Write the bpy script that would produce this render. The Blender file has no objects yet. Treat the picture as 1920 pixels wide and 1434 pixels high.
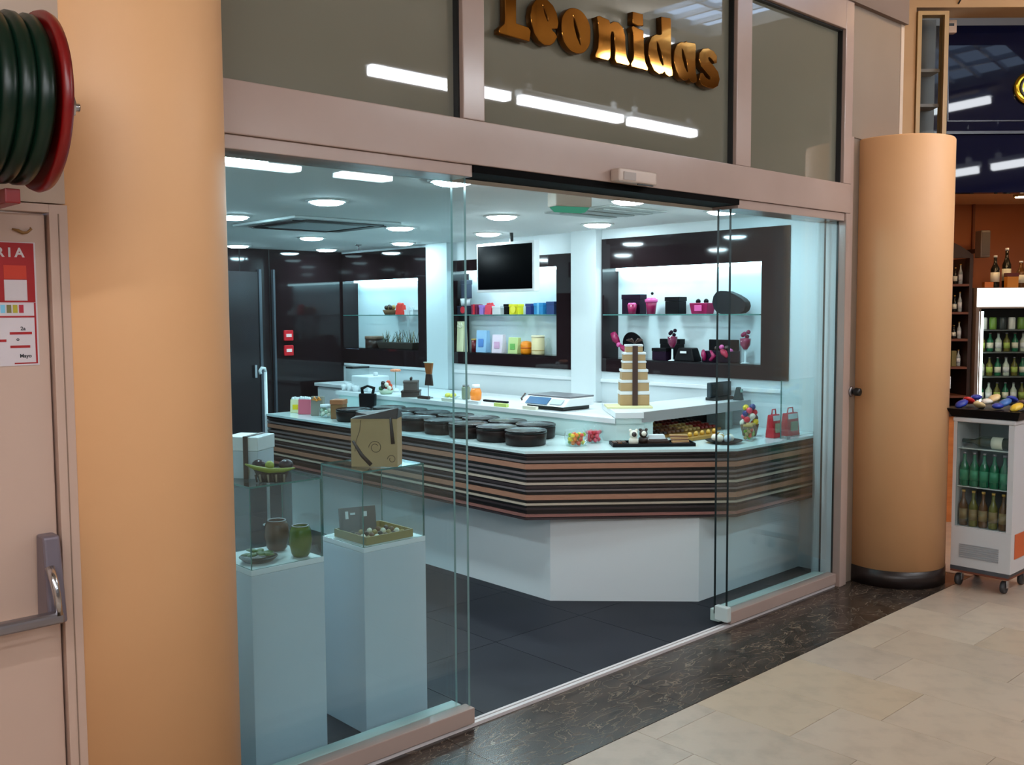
import bpy, bmesh, math, random
from mathutils import Matrix, Vector
random.seed(7)
PI = math.pi
scene = bpy.context.scene
COL = scene.collection

# ------------------------------------------------------------------ camera
YAW, PITCH, ROLL = math.radians(43.038), math.radians(-4.170), math.radians(-0.334)
fwd = Vector((math.sin(YAW)*math.cos(PITCH), math.cos(YAW)*math.cos(PITCH), math.sin(PITCH)))
rgt0 = Vector((math.cos(YAW), -math.sin(YAW), 0)); up0 = rgt0.cross(fwd)
rgt = math.cos(ROLL)*rgt0 + math.sin(ROLL)*up0
upv = -math.sin(ROLL)*rgt0 + math.cos(ROLL)*up0
CAM = Vector((0, -2.808, 1.6))
cd = bpy.data.cameras.new('camera'); cam = bpy.data.objects.new('camera', cd); COL.objects.link(cam)
cd.sensor_fit = 'HORIZONTAL'; cd.sensor_width = 36; cd.lens = 1830.34/1920*36
cd.clip_start = 0.02; cd.clip_end = 200
m3 = Matrix((rgt, upv, -fwd)).transposed().to_4x4(); m3.translation = CAM
cam.matrix_world = m3
scene.camera = cam

# ------------------------------------------------------------------ world + exposure
world = bpy.data.worlds.new('sky'); scene.world = world; world.use_nodes = True
bg = world.node_tree.nodes['Background']
bg.inputs[0].default_value = (0.50, 0.68, 0.95, 1); bg.inputs[1].default_value = 4.0
vs = scene.view_settings
vs.view_transform = 'Standard'; vs.look = 'None'; vs.exposure = 0.0; vs.gamma = 1.0; vs.use_curve_mapping = False
scene.cycles.max_bounces = 10; scene.cycles.diffuse_bounces = 5; scene.cycles.glossy_bounces = 4
scene.cycles.transparent_max_bounces = 24; scene.cycles.caustics_reflective = False
scene.cycles.sample_clamp_indirect = 6.0

# light levels (lamps themselves are built further down)
L_DOWN = 106.0      # shop downlights
L_NICHE = 15.0      # led strips in the wall niches
L_TUBE = 43.0      # mall fluorescent battens
L_WARM = 110.0      # neighbour shop spots
C_DOWN = (0.73, 0.94, 1.0); C_NICHE = (0.62, 0.93, 1.0); C_TUBE = (0.91, 0.95, 1.0); C_WARM = (1.0, 0.62, 0.30)

# ------------------------------------------------------------------ materials
MATS = {}
def srgb(r, g, b):
    f = lambda c: (c/255/12.92) if c/255 <= 0.04045 else ((c/255+0.055)/1.055)**2.4
    return (f(r), f(g), f(b), 1)
def pm(name, col, rough=0.5, metal=0.0, spec=0.5, noise=None, bump=None, coat=0.0, alpha=None):
    if name in MATS: return MATS[name]
    m = bpy.data.materials.new(name); m.use_nodes = True
    nt = m.node_tree; b = nt.nodes['Principled BSDF']
    b.inputs['Base Color'].default_value = col; b.inputs['Roughness'].default_value = rough
    b.inputs['Metallic'].default_value = metal; b.inputs['Specular IOR Level'].default_value = spec
    b.inputs['Coat Weight'].default_value = coat
    tc = nt.nodes.new('ShaderNodeTexCoord')
    if noise:
        sc, col2, lo, hi = noise[:4]
        n = nt.nodes.new('ShaderNodeTexNoise'); n.inputs['Scale'].default_value = sc
        n.inputs['Detail'].default_value = noise[4] if len(noise) > 4 else 5
        mp = nt.nodes.new('ShaderNodeMapping')
        if len(noise) > 5: mp.inputs['Scale'].default_value = noise[5]
        nt.links.new(tc.outputs['Object'], mp.inputs[0]); nt.links.new(mp.outputs[0], n.inputs['Vector'])
        r = nt.nodes.new('ShaderNodeValToRGB'); r.color_ramp.elements[0].position = lo; r.color_ramp.elements[1].position = hi
        r.color_ramp.elements[0].color = col; r.color_ramp.elements[1].color = col2
        nt.links.new(n.outputs['Fac'], r.inputs[0]); nt.links.new(r.outputs[0], b.inputs['Base Color'])
    if bump:
        n2 = nt.nodes.new('ShaderNodeTexNoise'); n2.inputs['Scale'].default_value = bump[0]
        nt.links.new(tc.outputs['Object'], n2.inputs['Vector'])
        bp = nt.nodes.new('ShaderNodeBump'); bp.inputs['Strength'].default_value = bump[1]; bp.inputs['Distance'].default_value = 0.01
        nt.links.new(n2.outputs['Fac'], bp.inputs['Height']); nt.links.new(bp.outputs[0], b.inputs['Normal'])
    MATS[name] = m; return m
def em(name, col, strength):
    if name in MATS: return MATS[name]
    m = bpy.data.materials.new(name); m.use_nodes = True; nt = m.node_tree; nt.nodes.clear()
    e = nt.nodes.new('ShaderNodeEmission'); o = nt.nodes.new('ShaderNodeOutputMaterial')
    e.inputs[0].default_value = (*col[:3], 1); e.inputs[1].default_value = strength
    nt.links.new(e.outputs[0], o.inputs[0]); MATS[name] = m; return m
def glassm(name, tint, ior=1.38, gloss=(1, 1, 1), rough=0.0):
    if name in MATS: return MATS[name]
    m = bpy.data.materials.new(name); m.use_nodes = True; nt = m.node_tree; nt.nodes.clear()
    o = nt.nodes.new('ShaderNodeOutputMaterial'); mx = nt.nodes.new('ShaderNodeMixShader')
    t = nt.nodes.new('ShaderNodeBsdfTransparent'); t.inputs[0].default_value = (*tint, 1)
    g = nt.nodes.new('ShaderNodeBsdfGlossy'); g.inputs['Color'].default_value = (*gloss, 1); g.inputs['Roughness'].default_value = rough
    fr = nt.nodes.new('ShaderNodeFresnel'); geo = nt.nodes.new('ShaderNodeNewGeometry')
    mr = nt.nodes.new('ShaderNodeMapRange'); mr.inputs['To Min'].default_value = ior; mr.inputs['To Max'].default_value = 1/ior
    nt.links.new(geo.outputs['Backfacing'], mr.inputs['Value']); nt.links.new(mr.outputs[0], fr.inputs['IOR'])
    nt.links.new(fr.outputs[0], mx.inputs[0]); nt.links.new(t.outputs[0], mx.inputs[1]); nt.links.new(g.outputs[0], mx.inputs[2])
    nt.links.new(mx.outputs[0], o.inputs[0]); MATS[name] = m; return m

# ------------------------------------------------------------------ mesh builder
class MB:
    def __init__(s): s.v = []; s.f = []; s.sm = []; s.mi = []
    def add(s, vs, fs, smooth=False, mi=0):
        k = len(s.v); s.v += [tuple(v) for v in vs]
        for f in fs: s.f.append([i+k for i in f]); s.sm.append(smooth); s.mi.append(mi)
        return s
    def box(s, x0, x1, y0, y1, z0, z1, mi=0):
        return s.add([(x0,y0,z0),(x1,y0,z0),(x1,y1,z0),(x0,y1,z0),(x0,y0,z1),(x1,y0,z1),(x1,y1,z1),(x0,y1,z1)],
              [(0,3,2,1),(4,5,6,7),(0,1,5,4),(1,2,6,5),(2,3,7,6),(3,0,4,7)], False, mi)
    def taper(s, w0, d0, w1, d1, z0, z1, cx=0, cy=0, dx=0, dy=0):
        a = [(-w0/2,-d0/2),(w0/2,-d0/2),(w0/2,d0/2),(-w0/2,d0/2)]; b = [(-w1/2+dx,-d1/2+dy),(w1/2+dx,-d1/2+dy),(w1/2+dx,d1/2+dy),(-w1/2+dx,d1/2+dy)]
        return s.add([(cx+x,cy+y,z0) for x,y in a]+[(cx+x,cy+y,z1) for x,y in b], [(0,3,2,1),(4,5,6,7),(0,1,5,4),(1,2,6,5),(2,3,7,6),(3,0,4,7)])
    def prism(s, poly, z0, z1, mi=0):
        n = len(poly); vs = [(x,y,z0) for x,y in poly]+[(x,y,z1) for x,y in poly]
        a = sum(poly[i][0]*poly[(i+1)%n][1]-poly[(i+1)%n][0]*poly[i][1] for i in range(n))
        fs = [tuple(reversed(range(n))), tuple(range(n,2*n))]+[(i,(i+1)%n,n+(i+1)%n,n+i) for i in range(n)]
        if a < 0: fs = [tuple(reversed(f)) for f in fs]
        return s.add(vs, fs, False, mi)
    def lathe(s, prof, seg=20, c=(0,0,0), axis='z', sx=1, sy=1, smooth=True, mi=0, cap=True):
        vs = []; n = len(prof)
        for r, z in prof:
            for i in range(seg):
                a = 2*PI*i/seg; x, y = r*math.cos(a)*sx, r*math.sin(a)*sy
                if axis == 'z': p = (x,y,z)
                elif axis == 'x': p = (z,x,y)
                else: p = (y,z,x)
                vs.append((p[0]+c[0],p[1]+c[1],p[2]+c[2]))
        fs = []
        for j in range(n-1):
            for i in range(seg):
                k = (i+1)%seg; fs.append((j*seg+i,j*seg+k,(j+1)*seg+k,(j+1)*seg+i))
        s.add(vs, fs, smooth, mi)
        k = len(s.v)-len(vs)
        if not cap: return s
        if prof[0][0] > 1e-6: s.f.append([k+i for i in reversed(range(seg))]); s.sm.append(False); s.mi.append(mi)
        if prof[-1][0] > 1e-6: s.f.append([k+(n-1)*seg+i for i in range(seg)]); s.sm.append(False); s.mi.append(mi)
        return s
    def ball(s, r, c, seg=10, rings=6, sz=1.0, mi=0):
        pr = [(max(r*math.sin(PI*i/rings),1e-7), -r*sz*math.cos(PI*i/rings)) for i in range(rings+1)]
        return s.lathe(pr, seg, c, mi=mi)
    def tube(s, pts, r, seg=8, closed=False, mi=0):
        pts = [Vector(p) for p in pts]; n = len(pts); vs = []; pn = None
        for i, p in enumerate(pts):
            t = (pts[(i+1)%n]-pts[i-1]) if (closed or 0 < i < n-1) else (pts[1]-pts[0] if i == 0 else pts[-1]-pts[-2])
            t.normalize()
            if pn is None:
                pn = t.cross(Vector((0,0,1)));
                if pn.length < 1e-3: pn = t.cross(Vector((1,0,0)))
            pn = (pn-t*pn.dot(t)).normalized(); b = t.cross(pn)
            rr = r[i] if isinstance(r, (list,tuple)) else r
            for k in range(seg):
                a = 2*PI*k/seg; vs.append(p+(pn*math.cos(a)+b*math.sin(a))*rr)
        fs = []
        for i in range(n if closed else n-1):
            j = (i+1)%n
            for k in range(seg): l = (k+1)%seg; fs.append((i*seg+k,i*seg+l,j*seg+l,j*seg+k))
        if not closed: fs += [tuple(reversed(range(seg))), tuple((n-1)*seg+k for k in range(seg))]
        return s.add(vs, fs, True, mi)
    def xf(s, M):
        s.v = [tuple(M @ Vector(v)) for v in s.v]; return s
    def mesh(s, name, mat, bevel=0.0, bseg=2):
        me = bpy.data.meshes.new(name); me.from_pydata(s.v, [], s.f)
        mats = mat if isinstance(mat, (list,tuple)) else [mat]
        for m in mats: me.materials.append(m)
        for p, sm, mi in zip(me.polygons, s.sm, s.mi): p.use_smooth = sm; p.material_index = mi
        bm = bmesh.new(); bm.from_mesh(me)
        bmesh.ops.recalc_face_normals(bm, faces=bm.faces)
        if bevel > 0:
            ed = [e for e in bm.edges if len(e.link_faces) == 2 and e.calc_face_angle(0) > 0.5]
            bmesh.ops.bevel(bm, geom=ed, offset=bevel, segments=bseg, profile=0.6, affect='EDGES', clamp_overlap=True)
        bm.to_mesh(me); bm.free(); me.update(); return me
    def build(s, name, mat, parent=None, bevel=0.0, bseg=2, loc=None, rz=0):
        o = bpy.data.objects.new(name, s.mesh(name, mat, bevel, bseg)); COL.objects.link(o)
        if parent: o.parent = parent
        if loc is not None: o.location = loc
        if rz: o.rotation_euler = (0,0,rz)
        return o
def tag(o, label=None, cat=None, group=None, kind=None):
    if label: o['label'] = label
    if cat: o['category'] = cat
    if group: o['group'] = group
    if kind: o['kind'] = kind
    return o
def thing(name, label, cat, loc=(0,0,0), rz=0, group=None, kind=None):
    o = bpy.data.objects.new(name, None); COL.objects.link(o); o.location = loc; o.rotation_euler = (0,0,rz)
    o.empty_display_size = 0.05
    return tag(o, label, cat, group, kind)
def dup(root, loc, rz=None, label=None):
    r = root.copy(); COL.objects.link(r); r.location = loc
    if rz is not None: r.rotation_euler = (0,0,rz)
    if label: r['label'] = label
    for ch in list(root.children):
        c = ch.copy(); COL.objects.link(c); c.parent = r
        for g in list(ch.children):
            d = g.copy(); COL.objects.link(d); d.parent = c
    return r
ORD = ['first','second','third','fourth','fifth','sixth','seventh','eighth','ninth','tenth','eleventh','twelfth']
def text_mesh(txt, size, mat, name, parent, loc, rot, depth=0.0008, align='LEFT'):
    c = bpy.data.curves.new(name, 'FONT'); c.body = txt; c.size = size; c.extrude = depth; c.align_x = align; c.offset = size*.03
    o = bpy.data.objects.new(name, c); COL.objects.link(o)
    dg = bpy.context.evaluated_depsgraph_get(); dg.update()
    me = bpy.data.meshes.new_from_object(o.evaluated_get(dg)); bpy.data.objects.remove(o)
    me.materials.clear(); me.materials.append(mat)
    o = bpy.data.objects.new(name, me); COL.objects.link(o); o.parent = parent; o.location = loc; o.rotation_euler = rot
    return o

# ------------------------------------------------------------------ shared materials
M_frame = pm('frame_paint', srgb(178,156,147), 0.2, noise=(3, srgb(173,151,142), .3, .7))
M_wall = pm('beige_wall', srgb(190,168,150), 0.6, noise=(2, srgb(182,160,142), .3, .7))
M_fascia = pm('fascia_paint', srgb(142,127,113), 0.5, noise=(2, srgb(137,122,108), .3, .7))
M_column = pm('orange_column', srgb(240,188,138), 0.5, noise=(1.5, srgb(236,182,131), .3, .7))
M_black = pm('black_gasket', srgb(12,12,13), 0.4)
M_skirt = pm('dark_skirting', srgb(38,28,26), 0.35)
M_pane = pm('grey_back_painted_glass', srgb(120,118,104), 0.02, spec=1.0, coat=0.3, noise=(.8, srgb(114,112,99), .3, .7))
M_gold = pm('polished_gold', srgb(176,118,48), 0.05, metal=1.0, noise=(6, srgb(168,110,44), .4, .6))
M_goldside = pm('gold_side', srgb(104,66,24), 0.35, metal=0.8)
M_white = pm('white_laminate', srgb(226,230,232), 0.3)
M_whitewall = pm('white_wall', srgb(214,222,224), 0.6, noise=(2, srgb(208,217,220), .3, .7))
M_ceil = pm('white_ceiling', srgb(240,242,240), 0.8)
M_dark = pm('dark_wenge_laminate', srgb(34,23,26), 0.05, spec=.35, noise=(10, srgb(33,23,25), .3, .7, 4, (1,1,.2)))
M_chrome = pm('chrome', srgb(200,200,205), 0.2, metal=1.0)
M_steel = pm('brushed_steel', srgb(150,145,150), 0.35, metal=0.9)
M_glass = glassm('shop_glass', (0.93,0.983,0.995))
M_glass_clear = glassm('case_glass', (0.95,0.985,0.98))
M_gedge = pm('glass_edge_green', srgb(70,116,112), 0.15, noise=(8, srgb(82,130,124), .3, .7))
M_gedge_pale = pm('glass_edge_pale', srgb(150,178,176), 0.15)
M_gedge_dark = pm('glass_edge_gasket', srgb(20,28,28), 0.3)
M_clear = glassm('clear_plastic', (0.93,0.96,0.96), 1.35)
M_red = pm('red_paint', srgb(120,9,11), 0.3)
M_card = pm('kraft_card', srgb(176,146,104), 0.7, noise=(10, srgb(166,136,96), .3, .7))
M_brown = pm('brown_ribbon', srgb(58,34,26), 0.45)
M_choc = pm('dark_chocolate', srgb(42,26,22), 0.35, noise=(30, srgb(62,40,30), .4, .7))
M_plum = pm('plum_card', srgb(28,11,31), 0.4, spec=.15)
M_blackcard = pm('black_card', srgb(9,8,12), 0.4, spec=.15)
M_pink = pm('magenta_satin', srgb(138,5,70), 0.35)
M_pinklight = pm('pale_pink_satin', srgb(206,84,150), 0.4)
M_emdown = em('downlight_glow', C_DOWN, L_DOWN)
M_emniche = em('niche_led_glow', C_NICHE, L_NICHE)
M_emtube = em('tube_glow', C_TUBE, L_TUBE)
M_emwarm = em('warm_spot_glow', C_WARM, L_WARM)

def pane(name, x0, x1, y, z0, z1, parent, t=0.01, edge=None, mat=None, loc=None):
    """upright glass sheet facing -y, with its own edge colour"""
    b = MB(); e = edge or M_gedge; g = mat or M_glass
    v = [(x0,y,z0),(x1,y,z0),(x1,y+t,z0),(x0,y+t,z0),(x0,y,z1),(x1,y,z1),(x1,y+t,z1),(x0,y+t,z1)]
    b.add(v, [(0,1,5,4),(2,3,7,6)], False, 0); b.add(v, [(0,3,2,1),(4,5,6,7),(1,2,6,5),(3,0,4,7)], False, 1)
    me = bpy.data.meshes.new(name); me.from_pydata(b.v, [], b.f); me.materials.append(g); me.materials.append(e)
    for p, mi in zip(me.polygons, b.mi): p.material_index = mi
    bm = bmesh.new(); bm.from_mesh(me); bmesh.ops.remove_doubles(bm, verts=bm.verts, dist=1e-6); bmesh.ops.recalc_face_normals(bm, faces=bm.faces); bm.to_mesh(me); bm.free()
    o = bpy.data.objects.new(name, me); COL.objects.link(o)
    if parent: o.parent = parent
    return o
def gbox(name, x0, x1, y0, y1, z0, z1, parent, faces='xyz', mat=None):
    """glass sheet of any orientation: the two big faces glass, thin faces green edge"""
    d = {'x': x1-x0, 'y': y1-y0, 'z': z1-z0}; thin = min(d, key=d.get)
    b = MB().box(x0,x1,y0,y1,z0,z1); big = {'z': (0,1), 'y': (2,4), 'x': (3,5)}[thin]
    b.mi = [0 if i in big else 1 for i in range(6)]
    return b.build(name, [mat or M_glass_clear, M_gedge], parent)

# ================================================================== SETTING
# ---- mall floor: beige limestone tiles + dark marble border
tile_cols = [srgb(184,165,146), srgb(179,160,141), srgb(187,169,150), srgb(181,160,137), srgb(177,159,142)]
M_tiles = [pm('limestone_%s' % 'abcde'[i], c, 0.32, noise=(9, tuple(v*0.80 for v in c[:3])+(1,), .46, .74, 12), bump=(60, .05)) for i, c in enumerate(tile_cols)]
M_grout = pm('grout', srgb(150,132,114), 0.8)
def marble(name, rot):
    m = bpy.data.materials.new(name); m.use_nodes = True; nt = m.node_tree; b = nt.nodes['Principled BSDF']
    tc = nt.nodes.new('ShaderNodeTexCoord'); mp = nt.nodes.new('ShaderNodeMapping'); mp.inputs['Rotation'].default_value = (0,0,rot)
    mp.inputs['Location'].default_value = (rot*7, rot*3, 0)
    mp.inputs['Scale'].default_value = (1,2.2,1)
    n1 = nt.nodes.new('ShaderNodeTexNoise'); n1.inputs['Scale'].default_value = 7; n1.inputs['Detail'].default_value = 12; n1.inputs['Roughness'].default_value = .68; n1.inputs['Distortion'].default_value = 1.0
    n2 = nt.nodes.new('ShaderNodeTexNoise'); n2.inputs['Scale'].default_value = 4; n2.inputs['Detail'].default_value = 9; n2.inputs['Distortion'].default_value = 2.2
    r1 = nt.nodes.new('ShaderNodeValToRGB'); r2 = nt.nodes.new('ShaderNodeValToRGB'); mx = nt.nodes.new('ShaderNodeMixRGB')
    r1.color_ramp.elements[0].position = .38; r1.color_ramp.elements[0].color = srgb(35,28,25)
    r1.color_ramp.elements[1].position = .72; r1.color_ramp.elements[1].color = srgb(84,70,60)
    e = r2.color_ramp.elements; e[0].position = .485; e[0].color = (0,0,0,1); e[1].position = .5; e[1].color = (1,1,1,1)
    x = e.new(.515); x.color = (0,0,0,1)
    mx.inputs[2].default_value = srgb(186,166,142)
    sc = nt.nodes.new('ShaderNodeMath'); sc.operation = 'MULTIPLY'; sc.inputs[1].default_value = .28
    L = nt.links.new
    L(tc.outputs['Object'], mp.inputs[0]); L(mp.outputs[0], n1.inputs['Vector']); L(mp.outputs[0], n2.inputs['Vector'])
    L(n1.outputs['Fac'], r1.inputs[0]); L(n2.outputs['Fac'], r2.inputs[0]); L(r2.outputs[0], sc.inputs[0]); L(sc.outputs[0], mx.inputs[0])
    L(r1.outputs[0], mx.inputs[1]); L(mx.outputs[0], b.inputs['Base Color']); b.inputs['Roughness'].default_value = .26
    return m
floor = tag(MB().box(-3,12,-9,6,-0.12,-0.012).build('floor', M_grout), 'beige limestone mall floor with dark marble border along the shopfront', 'floor', kind='structure')
tm = {}
for i in range(5):
    tm[i] = MB().box(-.1892,.1892,-.2992,.2992,-.012,0).mesh('tile', M_tiles[i], .0008, 1)
nx = 0
for ix in range(-4, 8):
    x = 3.57+0.19+ix*0.38; off = [0,.22,.41,.1,.33,.5,.17][ix % 7]
    for iy in range(0, 5):
        yc = -0.48-0.30-iy*0.6-0.0+ (0 if off == 0 else off-0.6 if False else 0)
        y1 = -0.48 - iy*0.6 + off; y0 = y1-0.6
        y1 = min(y1, -0.4815); 
        if y1-y0 < 0.03: continue
        if abs((y1-y0)-0.6) < 1e-6:
            o = bpy.data.objects.new('tile', tm[random.randrange(5)]); COL.objects.link(o); o.parent = floor; o.location = (x, (y0+y1)/2, 0)
        else:
            MB().box(-.1892,.1892,-(y1-y0)/2+.0008,(y1-y0)/2,-.012,0).build('tile', M_tiles[random.randrange(5)], floor, .0008, 1, loc=(x,(y0+y1)/2,0))
far = MB()
far.box(-3,2.05,-9,-.4815,-.012,0); far.box(6.61,12,-9,-.4815,-.012,0); far.box(2.05,6.61,-9,-3.2,-.012,0)
far.box(5.93,12,-.4785,6,-.012,0)
tag(far.build('tile_field', M_tiles[0], floor), 'limestone tiling too far away to tell its pieces apart', kind='stuff')
M_marb = [marble('dark_marble_%s' % 'abc'[i], .15+i*.12) for i in range(3)]
for i, (x0, x1) in enumerate([(-3,.4),(.4,1.32),(1.32,2.24),(2.24,3.16),(3.16,4.08),(4.08,5.0),(5.0,5.92)]):
    MB().box(-(x1-x0)/2+.001,(x1-x0)/2-.001,-.478,-.022,-.012,0).build('border_slab', M_marb[i % 3], floor, loc=((x0+x1)/2,0,0))
# ---- threshold
th = tag(MB().box(.9,5.24,-.02,-.002,-.01,.012).box(.9,5.24,.02,.034,-.01,.004).build('trim_1', pm('white_aluminium', srgb(214,206,206), .3)), 'thin white metal threshold strip along the shopfront', 'threshold', kind='structure')
# ---- shop floor: dark slate tiles
M_sgrout = pm('dark_grout', srgb(24,25,28), .7)
M_slate = [pm('slate_%s' % 'abc'[i], c, .55, spec=.2, noise=(3, tuple(v*1.25 for v in c[:3])+(1,), .35, .75, 8)) for i, c in enumerate([srgb(31,32,40), srgb(29,30,38), srgb(33,34,42)])]
sf = tag(MB().box(.7,5.6,-.002,5.5,-.12,-.008).build('floor_shop', M_sgrout), 'dark slate tiled floor inside the chocolate shop', 'floor', kind='structure')
sm_ = [MB().box(-.2985,.2985,-.2985,.2985,-.008,0).mesh('tile', M_slate[i]) for i in range(3)]
for ix in range(8):
    for iy in range(9):
        o = bpy.data.objects.new('tile', sm_[(ix*2+iy*5) % 3]); COL.objects.link(o); o.parent = sf; o.location = (.7+.3+ix*.6, .338+iy*.6, 0)
# ---- mall ceiling with skylight, far walls closing the hall
CZ = 3.9
cl = MB()
SX0, SX1, SY0, SY1 = 6.05, 7.0, -2.24, -1.0
cl.box(-3,SX0,-9,.3,CZ,CZ+.1); cl.box(SX1,12,-9,6,CZ,CZ+.1); cl.box(SX0,SX1,-9,SY0,CZ,CZ+.1); cl.box(SX0,SX1,SY1,6,CZ,CZ+.1); cl.box(5.8,SX0,.3,6,CZ,CZ+.1)
ceil = tag(cl.build('ceiling', pm('mall_ceiling', srgb(178,166,150), .8)), 'plain mall hall ceiling with a glazed skylight', 'ceiling', kind='structure')
for k in range(1, 4): MB().box(SX0+(SX1-SX0)*k/4-.012, SX0+(SX1-SX0)*k/4+.012, SY0, SY1, CZ+.05, CZ+.09).build('skylight_bar', M_white, ceil)
for k in range(1, 3): MB().box(SX0, SX1, SY0+(SY1-SY0)*k/3-.012, SY0+(SY1-SY0)*k/3+.012, CZ+.05, CZ+.09).build('skylight_bar', M_white, ceil)
tag(MB().box(-3.1,-3,-9,.3,0,CZ).build('wall_west', M_wall), 'beige wall closing the mall hall at its left end', 'wall', kind='structure')
tag(MB().box(-3,12,-9.1,-9,0,CZ).build('wall_south', pm('darkened_wall', srgb(78,68,62), .7)), 'unseen darkened wall across the mall hall facing the shops', 'wall', kind='structure')  # unseen wall, coloured dark to weaken its reflection in the shop glass
tag(MB().box(12,12.1,-9,6,0,CZ).build('wall_east', M_wall), 'beige wall closing the mall hall at its right end', 'wall', kind='structure')
# ---- left service wall and fire door
WY = -0.325
wl = MB().box(-3,-.22,WY,WY+.15,0,CZ).box(-.22,1.0,WY,WY+.15,1.865,CZ).box(.846,1.0,WY,WY+.15,0,1.865)
tag(wl.build('wall_left', M_wall), 'beige service wall beside the orange column, fire door below', 'wall', kind='structure')
tag(MB().box(.9,1.0,-.17,.0,0,CZ).box(.9,1.0,0,5.5,0,2.4).build('wall_shop_left', M_whitewall), 'white left wall inside the chocolate shop', 'wall', kind='structure')
d3 = thing('door_3', 'beige metal fire door with panic bar left of the orange column', 'door', (0,0,0), kind='structure')
M_door = pm('door_paint', srgb(198,170,154), .42, noise=(1.2, srgb(192,164,148), .3, .7))
MB().box(-.215,.797,WY+.012,WY+.05,.005,1.838).build('door_leaf', M_door, d3, .004)
MB().box(.802,.845,WY-.004,WY+.1,0,1.862).box(-.22,.802,WY-.004,WY+.1,1.842,1.862).box(-.22,-.217,WY-.004,WY+.1,0,1.842).build('door_frame', M_door, d3, .003)
MB().box(.822,.8245,WY-.006,WY-.003,0,1.84).build('groove_shade_strip', pm('groove_shadow', srgb(140,116,100), .6), d3)  # raised strip whose colour stands in for the shade of a groove
pb = MB().box(-.12,.772,WY-.10,WY-.068,.868,.896).build('panic_bar', M_steel, d3, .01, 3)
MB().taper(.044,.085,.040,.05,.862,1.07, cx=.765, cy=WY-.032, dy=.012).build('panic_bar_housing', pm('lilac_grey_metal', srgb(122,112,122), .35, metal=.4), d3, .008, 3)
MB().tube([(.752,WY-.066,1.0),(.754,WY-.09,.965),(.757,WY-.097,.93),(.76,WY-.094,.89)], [.011,.010,.009,.009], 8).build('lever_arm', M_chrome, d3)
MB().box(-.118,-.078,WY-.075,WY+.012,.862,1.06).build('panic_bar_housing', pm('lilac_grey_metal', srgb(122,112,122)), d3, .008, 3)
# ---- columns
c1 = thing('column', 'tall orange round column in the left foreground', 'column', (1.04,-.1,0), kind='structure')
MB().lathe([(.3,.1),(.3,CZ-.001)], 96).build('shaft', M_column, c1)
MB().lathe([(.303,.0005),(.303,.1)], 96).build('skirting', M_skirt, c1)
c2 = thing('column', 'shorter orange round column cladding at the right end of the shopfront', 'column', (5.6,-.15,0), kind='structure')
MB().lathe([(.287,.1),(.287,2.562),(.282,2.57)], 96).build('shaft', M_column, c2)
MB().lathe([(.290,.0005),(.290,.1)], 96).build('skirting', M_skirt, c2)
sw = thing('wall_switch', 'small white switch plate on the right orange column', 'switch', (5.6+.287*math.cos(-.93),-.15+.287*math.sin(-.93),1.17), -.93+PI/2)
MB().box(-.03,.03,-.006,.012,-.035,.035).build('plate', M_white, sw, .003); MB().box(-.012,.012,-.01,-.006,-.018,.018).build('rocker', pm('switch_grey', srgb(120,128,150), .4), sw, .002)
# ---- shopfront: header, mullions, upper panes
w1 = thing('window_1', 'pinkish white framed shopfront with grey upper panes above the doors', 'shopfront', kind='structure')
MB().box(.9,5.2,-.05,.12,2.14,2.302).build('header', M_frame, w1, .004)
MB().box(.9,2.392,-.038,.115,2.096,2.1395).build('door_rail', M_frame, w1, .003)
MB().box(4.108,5.15,-.038,.115,2.096,2.1395).build('door_rail', M_frame, w1, .003)
MB().box(2.392,4.108,-.045,.118,2.112,2.1395).build('door_track', pm('track_black', srgb(4,4,5), .8, spec=.1), w1)
for a, b_ in ((2.341,2.446),(4.07,4.196)): MB().box(a,b_,-.05,.06,2.3025,3.3).build('mullion', M_frame, w1, .004)
MB().box(5.112,5.2,-.05,.06,2.3025,3.3).build('mullion', M_frame, w1, .004)
MB().box(5.15,5.2,-.05,.0,0,2.1395).build('jamb', M_frame, w1, .004); MB().box(5.15,5.2,.0005,.119,0,2.1395).build('jamb', M_whitewall, w1)
MB().box(5.2015,5.235,-.045,.1,0,2.57).build('jamb', M_frame, w1, .004)
for a, b_ in ((.9,2.341),(2.446,4.07),(4.196,5.112)):
    MB().box(a,b_,-.05,.06,3.14,3.3).build('transom', M_frame, w1, .004)
    MB().box(a,b_-.008,-.004,.03,2.3025,3.132).build('pane', M_pane, w1)
    MB().box(b_-.008,b_,-.03,.03,2.3025,3.132).box(a,b_,-.03,.03,3.132,3.14).build('gasket', M_black, w1)
wf = tag(MB().box(5.2,5.8,-.03,.15,2.572,3.3).box(5.236,5.8,-.02,.15,0,2.572).build('wall_front', M_fascia), 'beige wall panel above the right orange column', 'wall', kind='structure')
tag(MB().box(5.8005,5.84,-.034,.16,2.572,3.3).build('trim_2', pm('pale_trim', srgb(206,190,174), .4)), 'pale vertical edge trim at the end of the shopfront wall', 'trim', kind='structure')
tag(MB().box(1.0,5.84,-.06,.15,3.3005,CZ).build('wall_upper', pm('bulkhead_paint', srgb(118,102,93), .7)), 'darker bulkhead above the shopfront up to the hall ceiling', 'wall', kind='structure')
tag(MB().box(5.8,5.84,.151,5.7,0,CZ).build('wall_party', M_wall), 'side wall of the chocolate shop towards the neighbouring shop', 'wall', kind='structure')
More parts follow.
